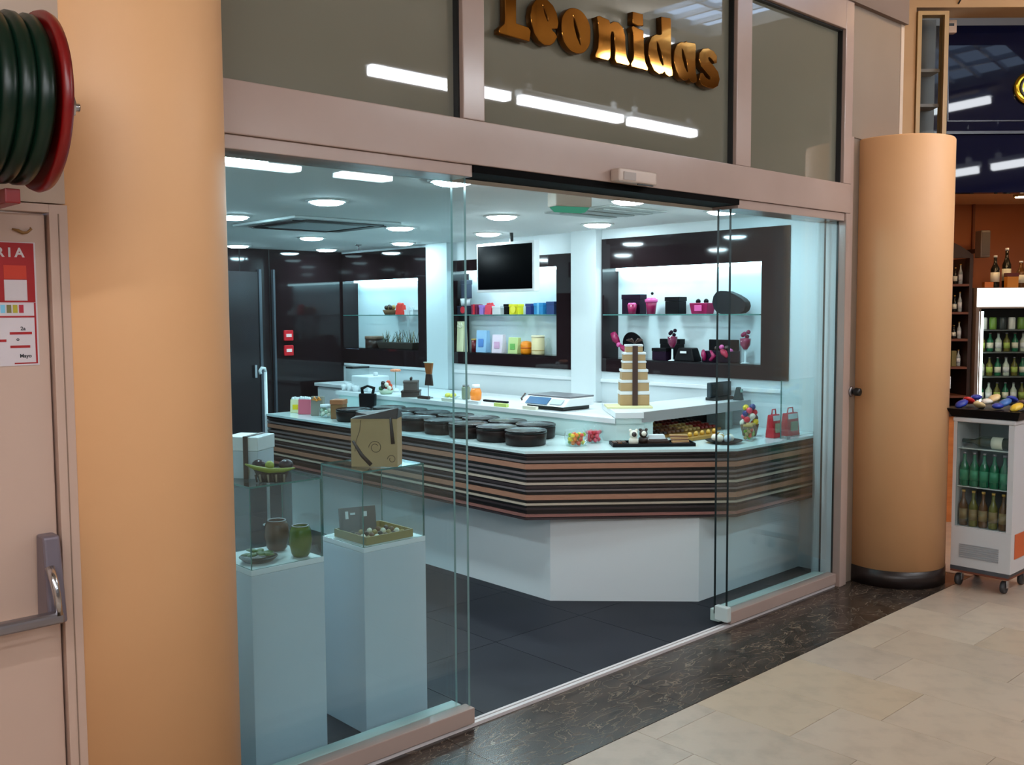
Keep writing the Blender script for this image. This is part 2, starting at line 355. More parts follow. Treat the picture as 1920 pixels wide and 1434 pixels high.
# ---- glass doors
def leaf(name, label, x0, x1, y, inner, edge):
    d = thing(name, label, 'glass door', kind='structure')
    pane('pane', x0, x1, y, .055, 2.097, d, .012, edge)
    MB().box(x0,x1+(0.004 if not inner else 0),y-.022,y+.034,.016,.078).build('bottom_rail', M_frame if not inner else pm('pale_green_rail', srgb(186,204,198), .35), d, .004)
    return d
dl = leaf('door_1', 'fixed glass panel of the shopfront left of the entrance, white bottom rail', .9, 2.386, -.006, False, M_gedge_pale)
dli = leaf('door_1', 'slid-open glass leaf behind the left fixed panel', .95, 2.372, .055, True, M_gedge_pale)
dr = leaf('door_2', 'fixed glass panel of the shopfront right of the entrance, white bottom rail', 4.10, 5.148, -.006, False, M_gedge_dark)
dri = leaf('door_2', 'slid-open glass leaf behind the right fixed panel', 4.085, 5.12, .055, True, M_gedge_dark)
MB().box(4.066,4.10,-.03,.05,.03,.105).build('end_clip', pm('white_clip', srgb(206,216,214), .3), dr, .006)
# ---- shop walls, ceiling
SH = 2.19
wr = MB()
wr.box(5.4,5.7,.16,5.43,0,1.155)
wr.box(5.4,5.7,.16,.45,1.155,SH); wr.box(5.4,5.7,.45,2.0,2.121,SH); wr.box(5.4,5.7,2.0,2.25,1.155,SH); wr.box(5.4,5.7,2.25,3.71,2.036,SH); wr.box(5.4,5.7,3.71,4.0,1.155,SH)
wr.box(5.4,5.7,4.0,5.43,2.172,SH); wr.box(5.59,5.7,.45,5.43,1.155,2.172)
wr.box(5.2,5.4,.1195,.16,0,2.095)
wright = tag(wr.build('wall_right', M_whitewall), 'white right wall of the chocolate shop with display niches', 'wall', kind='structure')
for y0, y1 in ((2.0,2.25),(3.71,4.0)): MB().box(5.33,5.4,y0,y1,.93,SH).build('pilaster', M_whitewall, wright, .003)
MB().box(5.385,5.4,.5,5.4,1.075,1.10).build('dado_rail', M_white, wright, .003)
wb = tag(MB().box(1.0,5.4,5.43,5.55,0,SH).build('wall_back', M_dark), 'glossy dark brown panelled back wall of the chocolate shop', 'wall', kind='structure')
for x in (4.3,4.6): MB().box(x-.003,x+.003,5.4265,5.43,0,SH).build('panel_joint', M_black, wb)
sc_ = tag(MB().box(.9,5.7,.12,5.55,SH,SH+.1).build('ceiling_shop', M_ceil), 'white shop ceiling with round downlights', 'ceiling', kind='structure')
MB().box(.9,5.2,.115,.122,2.096,2.2).build('ceiling_edge', M_ceil, sc_)

# dark door in the back wall
d4 = thing('door_4', 'dark flush door with small steel handle in the back wall', 'door', (0,0,0), kind='structure')
MB().box(3.72,4.47,5.405,5.43,.0,1.98).build('door_leaf', pm('dark_door', srgb(34,26,30), .2), d4, .003)
MB().box(4.40,4.425,5.375,5.405,1.0,1.12).build('handle', M_chrome, d4, .004)
MB().box(4.475,4.50,5.395,5.43,0,2.0).build('door_jamb', pm('grey_metal', srgb(96,100,108), .3, metal=.6), d4)
MB().box(4.62,4.64,5.395,5.43,0,2.0).build('door_jamb', pm('grey_metal', srgb(96,100,108)), d4)

# ================================================================== LAMPS
def batten(x0, x1, y, z, label, group):
    t = thing('linear_light', label, 'ceiling light', ((x0+x1)/2, y, z), 0, group); h = (x1-x0)/2
    MB().box(-h,h,-.045,.045,.03,.075).build('housing', M_white, t, .008)
    MB().box(-h+.02,h-.02,-.04,.04,-.03,.0295).build('diffuser', M_emtube, t, .012)
    for s_ in (-1,1):
        MB().box(s_*h*.82-.03,s_*h*.82+.03,-.012,.012,.0755,.13).build('bracket', M_white, t, .004)
        MB().tube([(s_*h*.82,0,.13),(s_*h*.82,0,CZ-z-.002)], .004, 6).build('hanger', M_chrome, t)
    return t
rowlab = 'long white fluorescent batten hanging over the mall, '
for i, (x0, x1) in enumerate([(-2.6,-1.4),(-1.3,-.1),(3.81,5.09),(5.18,6.38),(6.46,7.4)]):
    batten(x0, x1, -2.66, 3.2, rowlab+ORD[i]+' from the left in the nearer row', 'mall battens nearer row')
for i, (x0, x1) in enumerate([(-.6,.6),(1.2,2.4),(3.0,4.2),(4.85,5.85),(6.35,7.1),(8.5,9.7)]):
    batten(x0, x1, -6.9, 3.2, rowlab+ORD[i]+' from the left in the far row', 'mall battens far row')
for i, (x0, x1) in enumerate([(-2.6,-1.4),(-1.3,-.1),(0.0,1.2)]):  # unseen row added to brighten the left column
    batten(x0, x1, -4.2, 3.2, rowlab+ORD[i]+' from the left in the added, unseen middle row', 'added mall battens middle row')
for i, (x0, x1) in enumerate([(-2.6,-1.4),(-1.3,-.1),(0.0,1.2)]):  # another unseen row, added for more even light on that column
    batten(x0, x1, -5.5, 3.2, rowlab+ORD[i]+' from the left in the added, unseen fourth row', 'added mall battens fourth row')
for i, (x0, x1) in enumerate([(5.75,6.6)]):
    batten(x0, x1, -2.32, 3.76, rowlab+'single one beside the skylight', 'mall batten by the skylight')

dlp = [(1.83,.63),(2.85,.63),(4.07,.62),(4.93,.62),(1.83,1.68),(2.857,1.68),(4.13,1.70),(5.015,1.70),(2.868,2.75),(4.13,2.75),(4.95,2.75),(2.87,3.94),(4.147,3.94),(5.06,3.97),(4.13,5.12),(5.014,5.1),(2.87,5.1)]
rows = {.6:'first row from the shopfront', 1.7:'second row from the shopfront', 2.8:'third row from the shopfront', 3.9:'fourth row from the shopfront', 5.1:'last row by the back wall'}
for i, (x, y) in enumerate([(5.45,-1.25),(5.95,-.75),(7.35,-.9)]):  # invented lamps, put in to warm the floor before the neighbouring shop
    t = thing('warm_fill_lamp', 'added warm fill lamp, out of view in the mall ceiling before the neighbouring shop, %s from the shopfront' % ORD[i], 'ceiling light', (x,y,CZ), 0, 'added warm fill lamps'); MB().lathe([(.09,-.008),(.11,-.01),(.115,-.0005)], 24).build('ring', M_white, t); MB().lathe([(.089,-.012),(.089,-.003)], 24).build('lens', em('warm_fill_glow', (1.0,.66,.38), 75.0), t)
lamp0 = None; cnt = {}
for (x, y) in sorted(dlp, key=lambda p: (round(p[1]), p[0])):
    rk = min(rows, key=lambda k: abs(k-y)); cnt[rk] = cnt.get(rk, -1)+1
    lab = 'round shop downlight, %s, %s from left' % (rows[rk], ORD[cnt[rk]])
    if lamp0 is None:
        lamp0 = thing('downlight', lab, 'ceiling light', (x,y,SH), 0, 'shop ceiling downlights')
        MB().lathe([(.085,-.006),(.11,-.009),(.115,-.001),(.085,-.0005)], 32).build('ring', M_ceil, lamp0)
        MB().lathe([(.0001,-.024),(.06,-.022),(.0845,-.014),(.0845,-.003)], 32).build('lens', M_emdown, lamp0)
    else: dup(lamp0, (x,y,SH), 0, lab)

# ---- ceiling fixtures
ac = thing('air_conditioner', 'square ceiling cassette air conditioner with four dark slots', 'air conditioner', (3.52,2.85,SH))
M_acw = pm('cassette_white', srgb(206,212,212), .5)
MB().box(-.40,.40,-.40,.40,-.018,-.001).build('panel', M_acw, ac, .006)
MB().box(-.23,.23,-.23,.23,-.026,-.0185).build('grille', pm('cassette_grille', srgb(176,186,188), .6), ac, .004)
for k in range(4):
    s_ = MB().box(-.29,.29,-.355,-.275,-.025,-.0185); s_.xf(Matrix.Rotation(k*PI/2, 4, 'Z')); s_.build('slot', M_black, ac)
vt = thing('ceiling_vent', 'faint square ceiling vent in front of the counter corner', 'vent', (4.42,1.1,SH), .0)
MB().box(-.26,.26,-.26,.26,-.010,-.001).build('panel', pm('vent_grey', srgb(190,196,194), .6), vt, .004)
for k in range(3): MB().box(-.22+.0,.22,-.18+k*.14,-.11+k*.14,-.018,-.0105).build('louvre', pm('vent_louvre', srgb(168,174,172), .6), vt, .003)
sp = thing('sprinkler', 'small dark sprinkler head on the ceiling near the back corner', 'sprinkler', (4.9,4.4,SH))
MB().lathe([(.025,-.006),(.03,-.0005)], 14).build('rose', M_chrome, sp); MB().lathe([(.008,-.045),(.008,-.0065)], 10).build('stem', M_steel, sp); MB().lathe([(.022,-.05),(.022,-.0455)], 12).build('deflector', M_steel, sp)
ex = thing('emergency_light', 'white emergency exit light with green underside just inside the entrance', 'exit light', (3.50,.52,SH), math.radians(-18))
MB().box(-.10,.10,-.045,.045,-.085,-.001).build('body', pm('warm_plastic', srgb(214,206,194), .5), ex, .008)
MB().taper(.15,.04,.19,.07,-.11,-.0855).build('sign_lens', em('exit_green', (.10,.50,.32), .45), ex, .003)
MB().lathe([(.008,-.052),(.008,-.048)], 10, (-.085,.004,-.02), axis='y').build('led', M_black, ex)
# ---- tv
tv = thing('television', 'black flat screen television with white frame hung before the middle niche', 'television', (5.0,2.592,1.93), 0)
tb = MB().box(-.028,.028,-.318,.318,-.185,.185).build('casing', pm('tv_white', srgb(222,226,228), .35), tv, .006)
MB().box(-.0315,-.0285,-.298,.298,-.165,.165).build('screen', pm('tv_screen', srgb(3,4,6), .15, spec=.08), tv)
MB().box(.0285,.05,-.06,.06,-.06,.06).build('mount_plate', M_black, tv); MB().tube([(.045,0,.03),(.045,0,SH-1.93-.002)], .014, 10).build('mount_pole', M_black, tv)
# ---- door motion sensor
ds = thing('door_sensor', 'small white motion sensor on the header above the entrance', 'sensor', (3.27,-.05,2.168))
MB().box(-.125,.125,-.055,-.0005,-.028,.028).build('housing', pm('sensor_white', srgb(204,186,174), .4), ds, .012, 3)
MB().box(-.10,-.02,-.0575,-.0555,-.02,.014).build('window', pm('sensor_grey', srgb(168,156,148), .3), ds, .003)
MB().box(-.0,.10,-.052,-.045,-.033,-.0285).build('lens_strip', M_black, ds)
# ---- sign letters (own outlines)
sign = thing('shop_sign', 'raised polished gold lettering on the grey pane over the entrance', 'sign', (0,-.0055,2.642))
def letter(splines, x0):
    c = bpy.data.curves.new('letter', 'CURVE'); c.dimensions = '2D'; c.fill_mode = 'BOTH'; c.extrude = .013; c.bevel_depth = .0025; c.bevel_resolution = 1; c.resolution_u = 10
    for kind, pts in splines:
        if kind == 'P':
            s_ = c.splines.new('POLY'); s_.points.add(len(pts)-1)
            for q, p in zip(s_.points, pts): q.co = (p[0], p[1], 0, 1)
        else:
            s_ = c.splines.new('BEZIER'); s_.bezier_points.add(len(pts)-1)
            for q, p in zip(s_.bezier_points, pts): q.co = (p[0], p[1], 0); q.handle_left_type = q.handle_right_type = 'AUTO'
        s_.use_cyclic_u = True
    o = bpy.data.objects.new('letter', c); COL.objects.link(o); dg = bpy.context.evaluated_depsgraph_get(); dg.update()
    me = bpy.data.meshes.new_from_object(o.evaluated_get(dg)); bpy.data.objects.remove(o)
    me.materials.clear(); me.materials.append(M_gold); me.materials.append(M_goldside)
    for p in me.polygons: p.material_index = 0 if p.normal.z > .9 else 1
    o = bpy.data.objects.new('letter', me); COL.objects.link(o); o.parent = sign; o.location = (x0,-.026,0); o.rotation_euler = (PI/2-(.046 if x0 > 3.0 else 0),0,0)
H = .165
letter([('P', [(0,0),(.155,-.004),(.162,.035),(.150,.045),(.085,.048),(.085,.27),(.10,.285),(.10,.295),(.015,.295),(.015,.285),(.03,.27),(.032,.06),(.028,.035),(.0,.012)])], 2.525)
def egg(w, h, cx=0, cy=0): return [(cx-w/2,cy+h*.48),(cx-w*.42,cy+h*.8),(cx,cy+h),(cx+w*.42,cy+h*.8),(cx+w/2,cy+h*.48),(cx+w*.40,cy+h*.17),(cx,cy),(cx-w*.40,cy+h*.17)]
letter([('B', [(0,.085),(.025,.145),(.078,.172),(.13,.150),(.15,.105),(.143,.078)])], 2.690) if False else None
letter([('P', [(.074,-.002),(.045,.008),(.02,.032),(.004,.068),(.0,.095),(.008,.13),(.03,.158),(.06,.172),(.09,.170),(.12,.155),(.142,.128),(.15,.095),(.146,.074),(.128,.070),(.112,.066),(.118,.058),(.132,.052),(.143,.040),(.128,.018),(.105,.002)]),
        ('P', [(.062,.148),(.072,.142),(.092,.108),(.098,.086),(.09,.090),(.072,.115)])], 2.690)
letter([('B', egg(.165,.172,.083,-.002)), ('P', [(.062,.145),(.078,.125),(.104,.07),(.112,.028),(.104,.032),(.084,.06),(.068,.1)])], 2.862)
letter([('P', [(0,0),(.055,0),(.075,0),(.088,.012),(.094,.05),(.096,.105),(.104,.125),(.116,.125),(.124,.11),(.126,.05),(.122,.012),(.130,0),(.205,0),(.214,.008),(.196,.03),(.19,.07),(.19,.12),(.178,.152),(.15,.168),(.12,.166),(.096,.152),(.09,.166),(.03,.172),(.016,.165),(.024,.145),(.026,.09),(.018,.04),(.0,.012)])], 3.062)
letter([('P', [(.0,0),(.105,0),(.108,.008),(.092,.03),(.086,.07),(.086,.165),(.018,.172),(.01,.165),(.02,.14),(.02,.06),(.014,.03),(-.002,.01)]), ('P', [(.018,.186),(.05,.182),(.086,.188),(.086,.235),(.02,.232)])], 3.290)
def bowl(stem_top):
    return [('P', [(.068,-.002),(.036,.008),(.012,.036),(.0,.078),(.006,.118),(.026,.15),(.058,.166),(.085,.168),(.098,.176),(.098,stem_top),(.16,stem_top+.006),(.165,stem_top-.003),(.158,.10),(.158,.05),(.166,.02),(.164,.006),(.14,-.002),(.118,.004),(.108,.016),(.092,.004)]),
            ('P', [(.058,.140),(.072,.132),(.096,.082),(.104,.04),(.094,.036),(.076,.058),(.058,.1)])]
letter(bowl(.25), 3.408)
letter(bowl(.172), 3.588)
letter([('P', [(.02,.0),(.06,-.006),(.11,-.004),(.148,.014),(.162,.046),(.152,.076),(.12,.098),(.082,.116),(.074,.13),(.088,.138),(.112,.128),(.128,.116),(.142,.12),(.145,.150),(.12,.168),(.078,.174),(.036,.164),(.010,.14),(.006,.11),(.022,.084),(.06,.064),(.092,.046),(.094,.034),(.078,.028),(.05,.036),(.03,.052),(.012,.048),(.004,.02)])], 3.772)

# ---- hose reel
hr = thing('hose_reel', 'red fire hose reel wound with dark green hose on the left wall', 'hose reel', (.70,-.62,2.04))
for dx in (0,-.30):
    MB().lathe([(.02,-.006),(.12,-.004),(.165,-.012),(.181,-.014),(.185,-.004),(.181,.006),(.16,.004),(.12,.008),(.02,.008)], 64, (dx,0,0), axis='x').build('disc', M_red, hr)
MB().lathe([(.10,-.296),(.10,-.008)], 32, axis='x').build('drum', M_red, hr)
pts = []
for lay, rr in ((0,.122),(1,.157)):
    n = 7; 
    for i in range(n*40+1):
        a = 2*PI*i/40; f = i/(n*40); f = f if lay == 0 else 1-f
        pts.append((-.030-f*.24, (rr+.004*math.sin(a*3+lay))*math.sin(a), (rr+.004*math.sin(a*2))*math.cos(a)))
MB().tube(pts, .0185, 8).build('hose', pm('green_rubber', srgb(7,34,22), .32, spec=.35, noise=(5, srgb(6,28,18), .3, .7)), hr)
MB().lathe([(.012,.009),(.012,.05)], 12, axis='x').build('axle', M_chrome, hr); MB().lathe([(.022,.05),(.022,.066)], 6, axis='x', smooth=False).build('axle_nut', M_chrome, hr); MB().lathe([(.009,.0665),(.009,.078)], 10, axis='x').build('axle_nut', M_chrome, hr)
MB().box(-.085,-.055,-.03,.275,-.215,-.185).box(-.085,-.055,.275,.2935,-.26,.2).build('bracket', M_red, hr, .003)
MB().box(-.335,-.315,-.03,.275,-.02,.02).box(-.335,-.315,.275,.2935,-.1,.1).build('bracket', M_red, hr, .003)
# ---- poster on the fire door
po = thing('poster', 'red and white notice poster stuck on the fire door', 'poster', (0, WY+.0115, 0))
M_print = pm('paper_white', srgb(206,196,200), .6); M_pred = pm('print_red', srgb(158,8,14), .6); M_porange = pm('print_orange', srgb(196,52,24), .6)
MB().box(.45,.772,-.0015,0,1.478,1.77).build('sheet', M_print, po)
MB().box(.45,.768,-.0022,-.0016,1.628,1.768).build('red_print', M_pred, po)
MB().box(.700,.750,-.0028,-.0023,1.683,1.715).build('orange_print', M_porange, po)
MB().box(.700,.750,-.0030,-.0023,1.632,1.681).build('white_print', M_print, po)
MB().box(.764,.768,-.0022,-.0016,1.482,1.627).box(.45,.764,-.0022,-.0016,1.592,1.596).box(.716,.764,-.0022,-.0016,1.482,1.485).build('red_border', M_pred, po)
for i, c in enumerate([srgb(120,190,220), srgb(120,110,60), srgb(170,160,40), srgb(170,30,50)]): MB().box(.690+i*.0135,.700+i*.0135,-.0026,-.0016,1.603,1.622).build('picture', pm('print_colour_%s' % 'abcd'[i], c, .6), po)
for z, a, b_ in ((1.552,.708,.757),(1.520,.708,.752),(1.535,.66,.7)): MB().box(a,b_,-.0022,-.0016,z,z+.006).build('text_bar', M_pred, po)
M_ink = pm('print_black', srgb(40,36,40), .6)
text_mesh('R I A', .030, M_print, 'heading', po, (.684,-.0024,1.735), (PI/2,0,0), .0004)
for z, x, t in ((1.537,.722,'o'),(1.562,.732,'2a'),(1.497,.728,'Mayo')): text_mesh(t, .012, M_ink, 'small_print', po, (x,-.0018,z), (PI/2,0,0), .0002)
tag(MB().tube([(.722,WY+.008,1.800),(.735,WY+.008,1.797),(.745,WY+.008,1.792),(.755,WY+.008,1.793),(.765,WY+.008,1.802),(.762,WY+.008,1.806)], [.002,.004,.004,.003,.003,.001], 6).build('tape_scrap', pm('brown_tape', srgb(140,100,50), .5)), 'curled scrap of brown tape above the poster', 'tape')
# ---- lock knob on the right jamb
kn = thing('lock_knob', 'small dark round lock knob on the jamb beside the right column', 'lock', (5.252,-.045,1.128))
MB().lathe([(.028,-.012),(.032,-.004),(.032,-.0005)], 20, axis='y').build('rose', M_steel, kn); MB().lathe([(.012,-.06),(.022,-.055),(.024,-.03),(.014,-.0125)], 16, axis='y').build('knob', M_black, kn)

# ================================================================== COUNTER
ct = thing('counter', 'angled shop counter clad in dark and copper stripes over a white base', 'counter', (0,0,0))
Wf = [(3.6,3.72),(3.6,.946),(4.48,.2),(5.395,.2)]
inn = [(5.395,1.1),(4.75,1.1),(4.58,1.27),(4.58,3.72)]
MB().prism([(3.77,3.68),(3.77,.928),(4.345,.350),(5.395,.362),(5.395,1.06),(4.72,1.06),(4.55,1.25),(4.55,3.68)], .0005, .484).build('base', M_white, ct)
def offs(d):  # inset copy of the front outline
    return [(3.6+d,3.72-d),(3.6+d,.946+d*.42),(4.48+d*.36,.2+d),(5.395,.2+d)]
MB().prism(offs(.016)+inn, .4845, .836).build('carcass', pm('black_brown_laminate', srgb(20,14,14), .3), ct)
MB().prism(offs(-.006)+inn, .8365, .8505).build('worktop', pm('frosted_white_top', srgb(212,232,232), .15), ct)
cols = {'cop': pm('copper_stripe', srgb(172,122,98), .4, noise=(20, srgb(160,112,90), .35, .65, 4, (1,1,12))), 'gry': pm('grey_stripe', srgb(112,100,100), .4), 'crm': pm('cream_stripe', srgb(190,172,154), .4), 'dk': pm('dark_stripe', srgb(50,38,40), .35), 'rose': pm('rose_stripe', srgb(146,96,88), .4)}
band = [(232,252,'dk'),(305,340,'gry'),(362,446,'cop'),(505,540,'gry'),(590,625,'gry'),(675,712,'crm'),(795,826,'gry'),(885,966,'cop'),(1025,1056,'crm'),(1100,1136,'dk'),(1208,1252,'rose'),(180,215,'dk'),(730,775,'dk'),(1265,1300,'dk')]
for a, b_, k in band:
    z1 = .844-(830+a/8.96-848)*.0029; z0 = .844-(830+b_/8.96-848)*.0029
    MB().prism(offs(.0)+list(reversed(offs(.0155))), z0, z1).build('slat', cols[k], ct)
MB().box(3.6,4.58,3.7205,3.74,.484,.85).build('end_panel', M_white, ct, .002)
# raised service shelf
MB().prism([(4.22,3.70),(4.22,.84),(4.34,.735),(4.42,.735),(4.42,.84),(4.27,.93),(4.27,3.70)], .851,.9565).build('riser', pm('pale_riser', srgb(206,228,226), .2), ct)
MB().prism([(4.212,.835),(4.33,.728),(4.42,.728),(4.42,.735),(4.30,.93)], .957,.987).build('corner_block', pm('pale_riser', srgb(206,228,226), .2), ct)
MB().prism([(4.2,3.72),(4.2,.83),(4.58,1.27),(4.58,3.72)], .957, .987).build('service_shelf', M_white, ct, .003)
MB().prism([(4.2,.83),(4.32,.72),(5.395,.72),(5.395,1.1),(4.75,1.1),(4.58,1.27)], .9875, 1.022).build('raised_top', M_white, ct, .003)
MB().box(4.32,5.395,.7195,.735,.964,1.0225).build('top_fascia', pm('grey_edge', srgb(150,150,150), .35), ct)
MB().box(4.43,5.395,1.06,1.08,.851,.963).build('display_back', pm('dark_display', srgb(38,34,34), .4), ct)
MB().box(5.14,5.22,.735,.80,.851,.9635).build('support', pm('grey_support', srgb(110,124,122), .35), ct, .003)
# ledge of the wall: back counter
bc = thing('back_counter', 'white back counter under the wall niches', 'counter', (0,0,0))
MB().box(4.98,5.327,1.3,5.3,.90,.93).build('worktop', M_white, bc, .003)
for i, (a, b_) in enumerate([(1.32,2.1),(2.1,2.9),(2.9,3.7),(3.7,4.5),(4.5,5.28)]):
    dd = MB().box(5.02,5.32,a,b_,.08,.8995).build('cabinet', M_white, bc)
    MB().box(5.002,5.0195,a+.004,b_-.004,.09,.89).build('door', M_white, dd, .003)
MB().box(5.06,5.32,1.32,5.28,.0005,.0795).build('plinth', M_skirt, bc)
# glass guard on the right part of the counter
gg = thing('glass_guard', 'clear glass guard standing at the right end of the counter edge', 'glass guard', (0,0,.851))
gbox('sheet', 4.93,5.392,.208,.216,.010,.345, gg)
for x in (5.0,5.32): MB().box(x-.02,x+.02,.203,.221,0,.0195).build('clip', M_chrome, gg, .002)

# ================================================================== WALL NICHES
def niche(label, y0, y1, z0, z1, oy0, oy1, oz0, oz1):
    t = thing('display_niche', label, 'display niche', (5.4,0,0), 0, 'lit wall niches')
    MB().box(-.012,.012,y0,y1,oz1,z1).build('top_board', M_dark, t); MB().box(-.012,.012,y0,y1,z0,oz0-.012).build('bottom_board', M_dark, t)
    MB().box(-.012,.012,y0,oy0,oz0-.012,oz1).build('side_board', M_dark, t)
    if y1-oy1 > .001: MB().box(-.012,.012,oy1,y1,oz0-.012,oz1).build('side_board', M_dark, t)
    MB().box(-.012,.165,oy0,oy1,oz0-.0115,oz0).build('floor_board', pm('dark_gloss_shelf', srgb(30,26,28), .08), t)
    MB().box(.0125,.165,oy0,oy1,oz1+.0005,oz1+.012).build('head_board', M_white, t)
    MB().box(.0125,.165,oy1-.008 if y1-oy1 < .001 else oy1,oy1 if y1-oy1 < .001 else oy1+.012,oz0,oz1).build('reveal', M_dark, t)
    MB().box(.0125,.165,oy0-.012,oy0-.0005,oz0,oz1).build('reveal', M_dark, t)
    MB().box(.165,.18,oy0-.01,oy1,oz0,oz1).build('back_panel', pm('niche_white', srgb(222,236,240), .5, noise=(3, srgb(206,224,230), .35, .7)), t)
    MB().box(.10,.16,oy0+.02,oy1-.03,oz1-.014,oz1).build('led_strip', M_emniche, t)
    s_ = gbox('glass_shelf', -.02,.163,oy0+.004,oy1-.010,1.566,1.574, t)
    return t
niche('right wall display niche with magenta gifts, nearest the shopfront', .45, 1.995, 1.155, 2.12, .646, 1.985, 1.252, 1.905)
niche('middle wall display niche behind the television', 2.255, 3.705, 1.155, 2.035, 2.458, 3.695, 1.255, 1.942)
niche('far wall display niche with baskets near the back corner', 4.005, 5.425, 1.075, 2.171, 4.194, 5.40, 1.255, 1.903)

# ================================================================== GENERATORS FOR SMALL GOODS
def gift_box(name, label, loc, size, mat, rz=0, cat='box', ribbon=None, bow=False, lid=True, lidmat=None, group=None):
    dx, dy, dz = size; t = thing(name, label, cat, loc, rz, group)
    lh = dz*.25 if lid else 0
    MB().box(-dx/2,dx/2,-dy/2,dy/2,0,dz-lh-(.0005 if lid else 0)).build('body', mat, t, min(dx,dy,dz)*.04)
    if lid: MB().box(-dx/2-.003,dx/2+.003,-dy/2-.003,dy/2+.003,dz-lh,dz).build('lid', lidmat or mat, t, min(dx,dy,dz)*.04)
    if ribbon:
        w = .012; e = .0045
        MB().box(-dx/2-e,-dx/2-.0032,-w,w,0,dz).box(dx/2+.0032,dx/2+e,-w,w,0,dz).box(-dx/2-e,dx/2+e,-w,w,dz+.0003,dz+.002).build('ribbon', ribbon, t)
        if bow:
            b = MB()
            for s_ in (-1,1): b.tube([(0,0,dz+.006),(0,s_*.02,dz+.022),(0,s_*.038,dz+.018),(0,s_*.03,dz+.006),(0,0,dz+.006)], [.003,.006,.007,.006,.003], 6)
            b.ball(.008, (0,0,dz+.008), 8, 5); b.build('bow', ribbon, t)
    return t
def gift_bag(name, label, loc, size, mat, rz=0, tissue=None, handle=None, bowmat=None, cat='gift bag', motif=None, group=None):
    dx, dy, dz = size; t = thing(name, label, cat, loc, rz, group)
    MB().taper(dx,dy,dx*.55,dy*1.04,0,dz).build('bag_body', mat, t, .003)
    if tissue:
        b = MB()
        for i in range(5): b.ball(dy*.16, (random.uniform(-.1,.1)*dx, (-.34+.17*i)*dy, dz+dy*.06*random.random()), 7, 5, 1.2)
        b.build('tissue', tissue, t)
    if handle: MB().tube([(0,-dy*.28,dz),(0,-dy*.22,dz+dy*.3),(0,0,dz+dy*.42),(0,dy*.22,dz+dy*.3),(0,dy*.28,dz)], .0025, 6).build('handle', handle, t)
    if bowmat:
        b = MB()
        for s_ in (-1,1): b.tube([(-dx*.3,0,dz*.8),(-dx*.35,s_*dy*.2,dz*.95),(-dx*.35,s_*dy*.38,dz*.85),(-dx*.3,0,dz*.8)], [.004,.008,.009,.004], 6)
        b.ball(.009, (-dx*.4,0,dz*.8), 8, 5); b.build('bow', bowmat, t)
    if motif: MB().box(-dx/2-.001,-dx/2+.004,-dy*.25,dy*.25,dz*.25,dz*.62).build('motif', motif, t, .002)
    return t
def cup(name, label, loc, r0, r1, h, mat, fill=None, sticks=None, rim=None, cat='cup', group=None):
    t = thing(name, label, cat, loc, 0, group)
    MB().lathe([(r0,0),(r1,h),(r1*.9,h),(r0*.9,.004)], 18).build('cup_body', mat, t)
    if rim: MB().lathe([(r1*.93,h*.78),(r1*1.06,h*.80),(r1*1.12,h*.98),(r1*1.0,h*1.0)], 18, cap=False).build('rim_band', rim, t)
    if fill:
        b = MB()
        for i in range(6): a = i*PI/3; b.ball(r1*.38, (r1*.5*math.cos(a), r1*.5*math.sin(a), h*.97), 8, 5)
        b.build('filling', fill, t)
    if sticks:
        for i, (sx, sy, sh) in enumerate(sticks):
            MB().tube([(sx*.4,sy*.4,h*.5),(sx,sy,h+sh)], .0022, 5).build('stick', M_white, t); MB().ball(.011, (sx,sy,h+sh+.006), 8, 6).build('lollipop', M_blackcard, t)
    return t
def goblet(name, label, loc, h, r, bowlmat, fill, top=None, cat='goblet'):
    t = thing(name, label, cat, loc)
    MB().lathe([(r*.8,0),(r*.75,.003),(.007,.009),(.0055,h*.40)], 16).build('stem', pm('frosted_stem', srgb(206,218,222), .2), t)
    MB().lathe([(.006,h*.405),(r*.35,h*.42),(r*.9,h*.6),(r,h*.82),(r*.95,h*.82),(r*.85,h*.6),(.004,h*.44)], 18).build('glass', M_clear, t)
    MB().lathe([(r*.3,h*.45),(r*.82,h*.6),(r*.92,h*.8),(r*.1,h*.83)], 16).build('filling', fill, t)
    b = MB()
    for i in range(4): a = i*1.7; b.ball(r*.38, (r*.5*math.cos(a), r*.5*math.sin(a), h*.87+.01*i), 8, 5)
    b.build('sweets', top or fill, t)
    return t

# ================================================================== NICHE GOODS
S1, S0 = 1.5745, 1.2525; NX = 5.462
G3u, G3l = 'goods on the upper shelf of the right niche', 'goods on the lower shelf of the right niche'
gift_box('gift_box', 'plum gift box at the left end of the right niche upper shelf', (5.50,1.78,S1), (.07,.17,.142), M_plum, group=G3u)
cup('gift_cup', 'small magenta cup standing before the plum gift box', (5.425,1.735,S1), .026,.036,.07, M_pink, M_pinklight, cat='cup', group=G3u)
cup('gift_cup', 'magenta cup with pale bow band and a dark lollipop', (NX,1.59,S1), .030,.042,.105, M_pink, M_pinklight, [(.005,-.004,.035)], M_pinklight, group=G3u)
gift_box('gift_box', 'black cube gift box in the middle of the upper shelf, right niche', (NX,1.375,S1), (.09,.115,.118), M_blackcard, group=G3u)
bk = thing('gift_basket', 'magenta basket holding two dark round sweets, right niche', 'basket', (NX,1.15,S1), group=G3u)
MB().taper(.08,.125,.10,.15,0,.075).build('basket_body', M_pink, bk, .006)
for y in (-.03,.035): MB().ball(.018, (0,y,.085), 10, 6).build('sweet', M_blackcard, bk)
MB().box(-.0525,-.0475,-.03,.03,.02,.06).build('print', M_pinklight, bk, .002)
hb = thing('hat_box', 'black egg-shaped box standing on edge at the right of the upper shelf', 'box', (5.435,.90,S1), group=G3u)
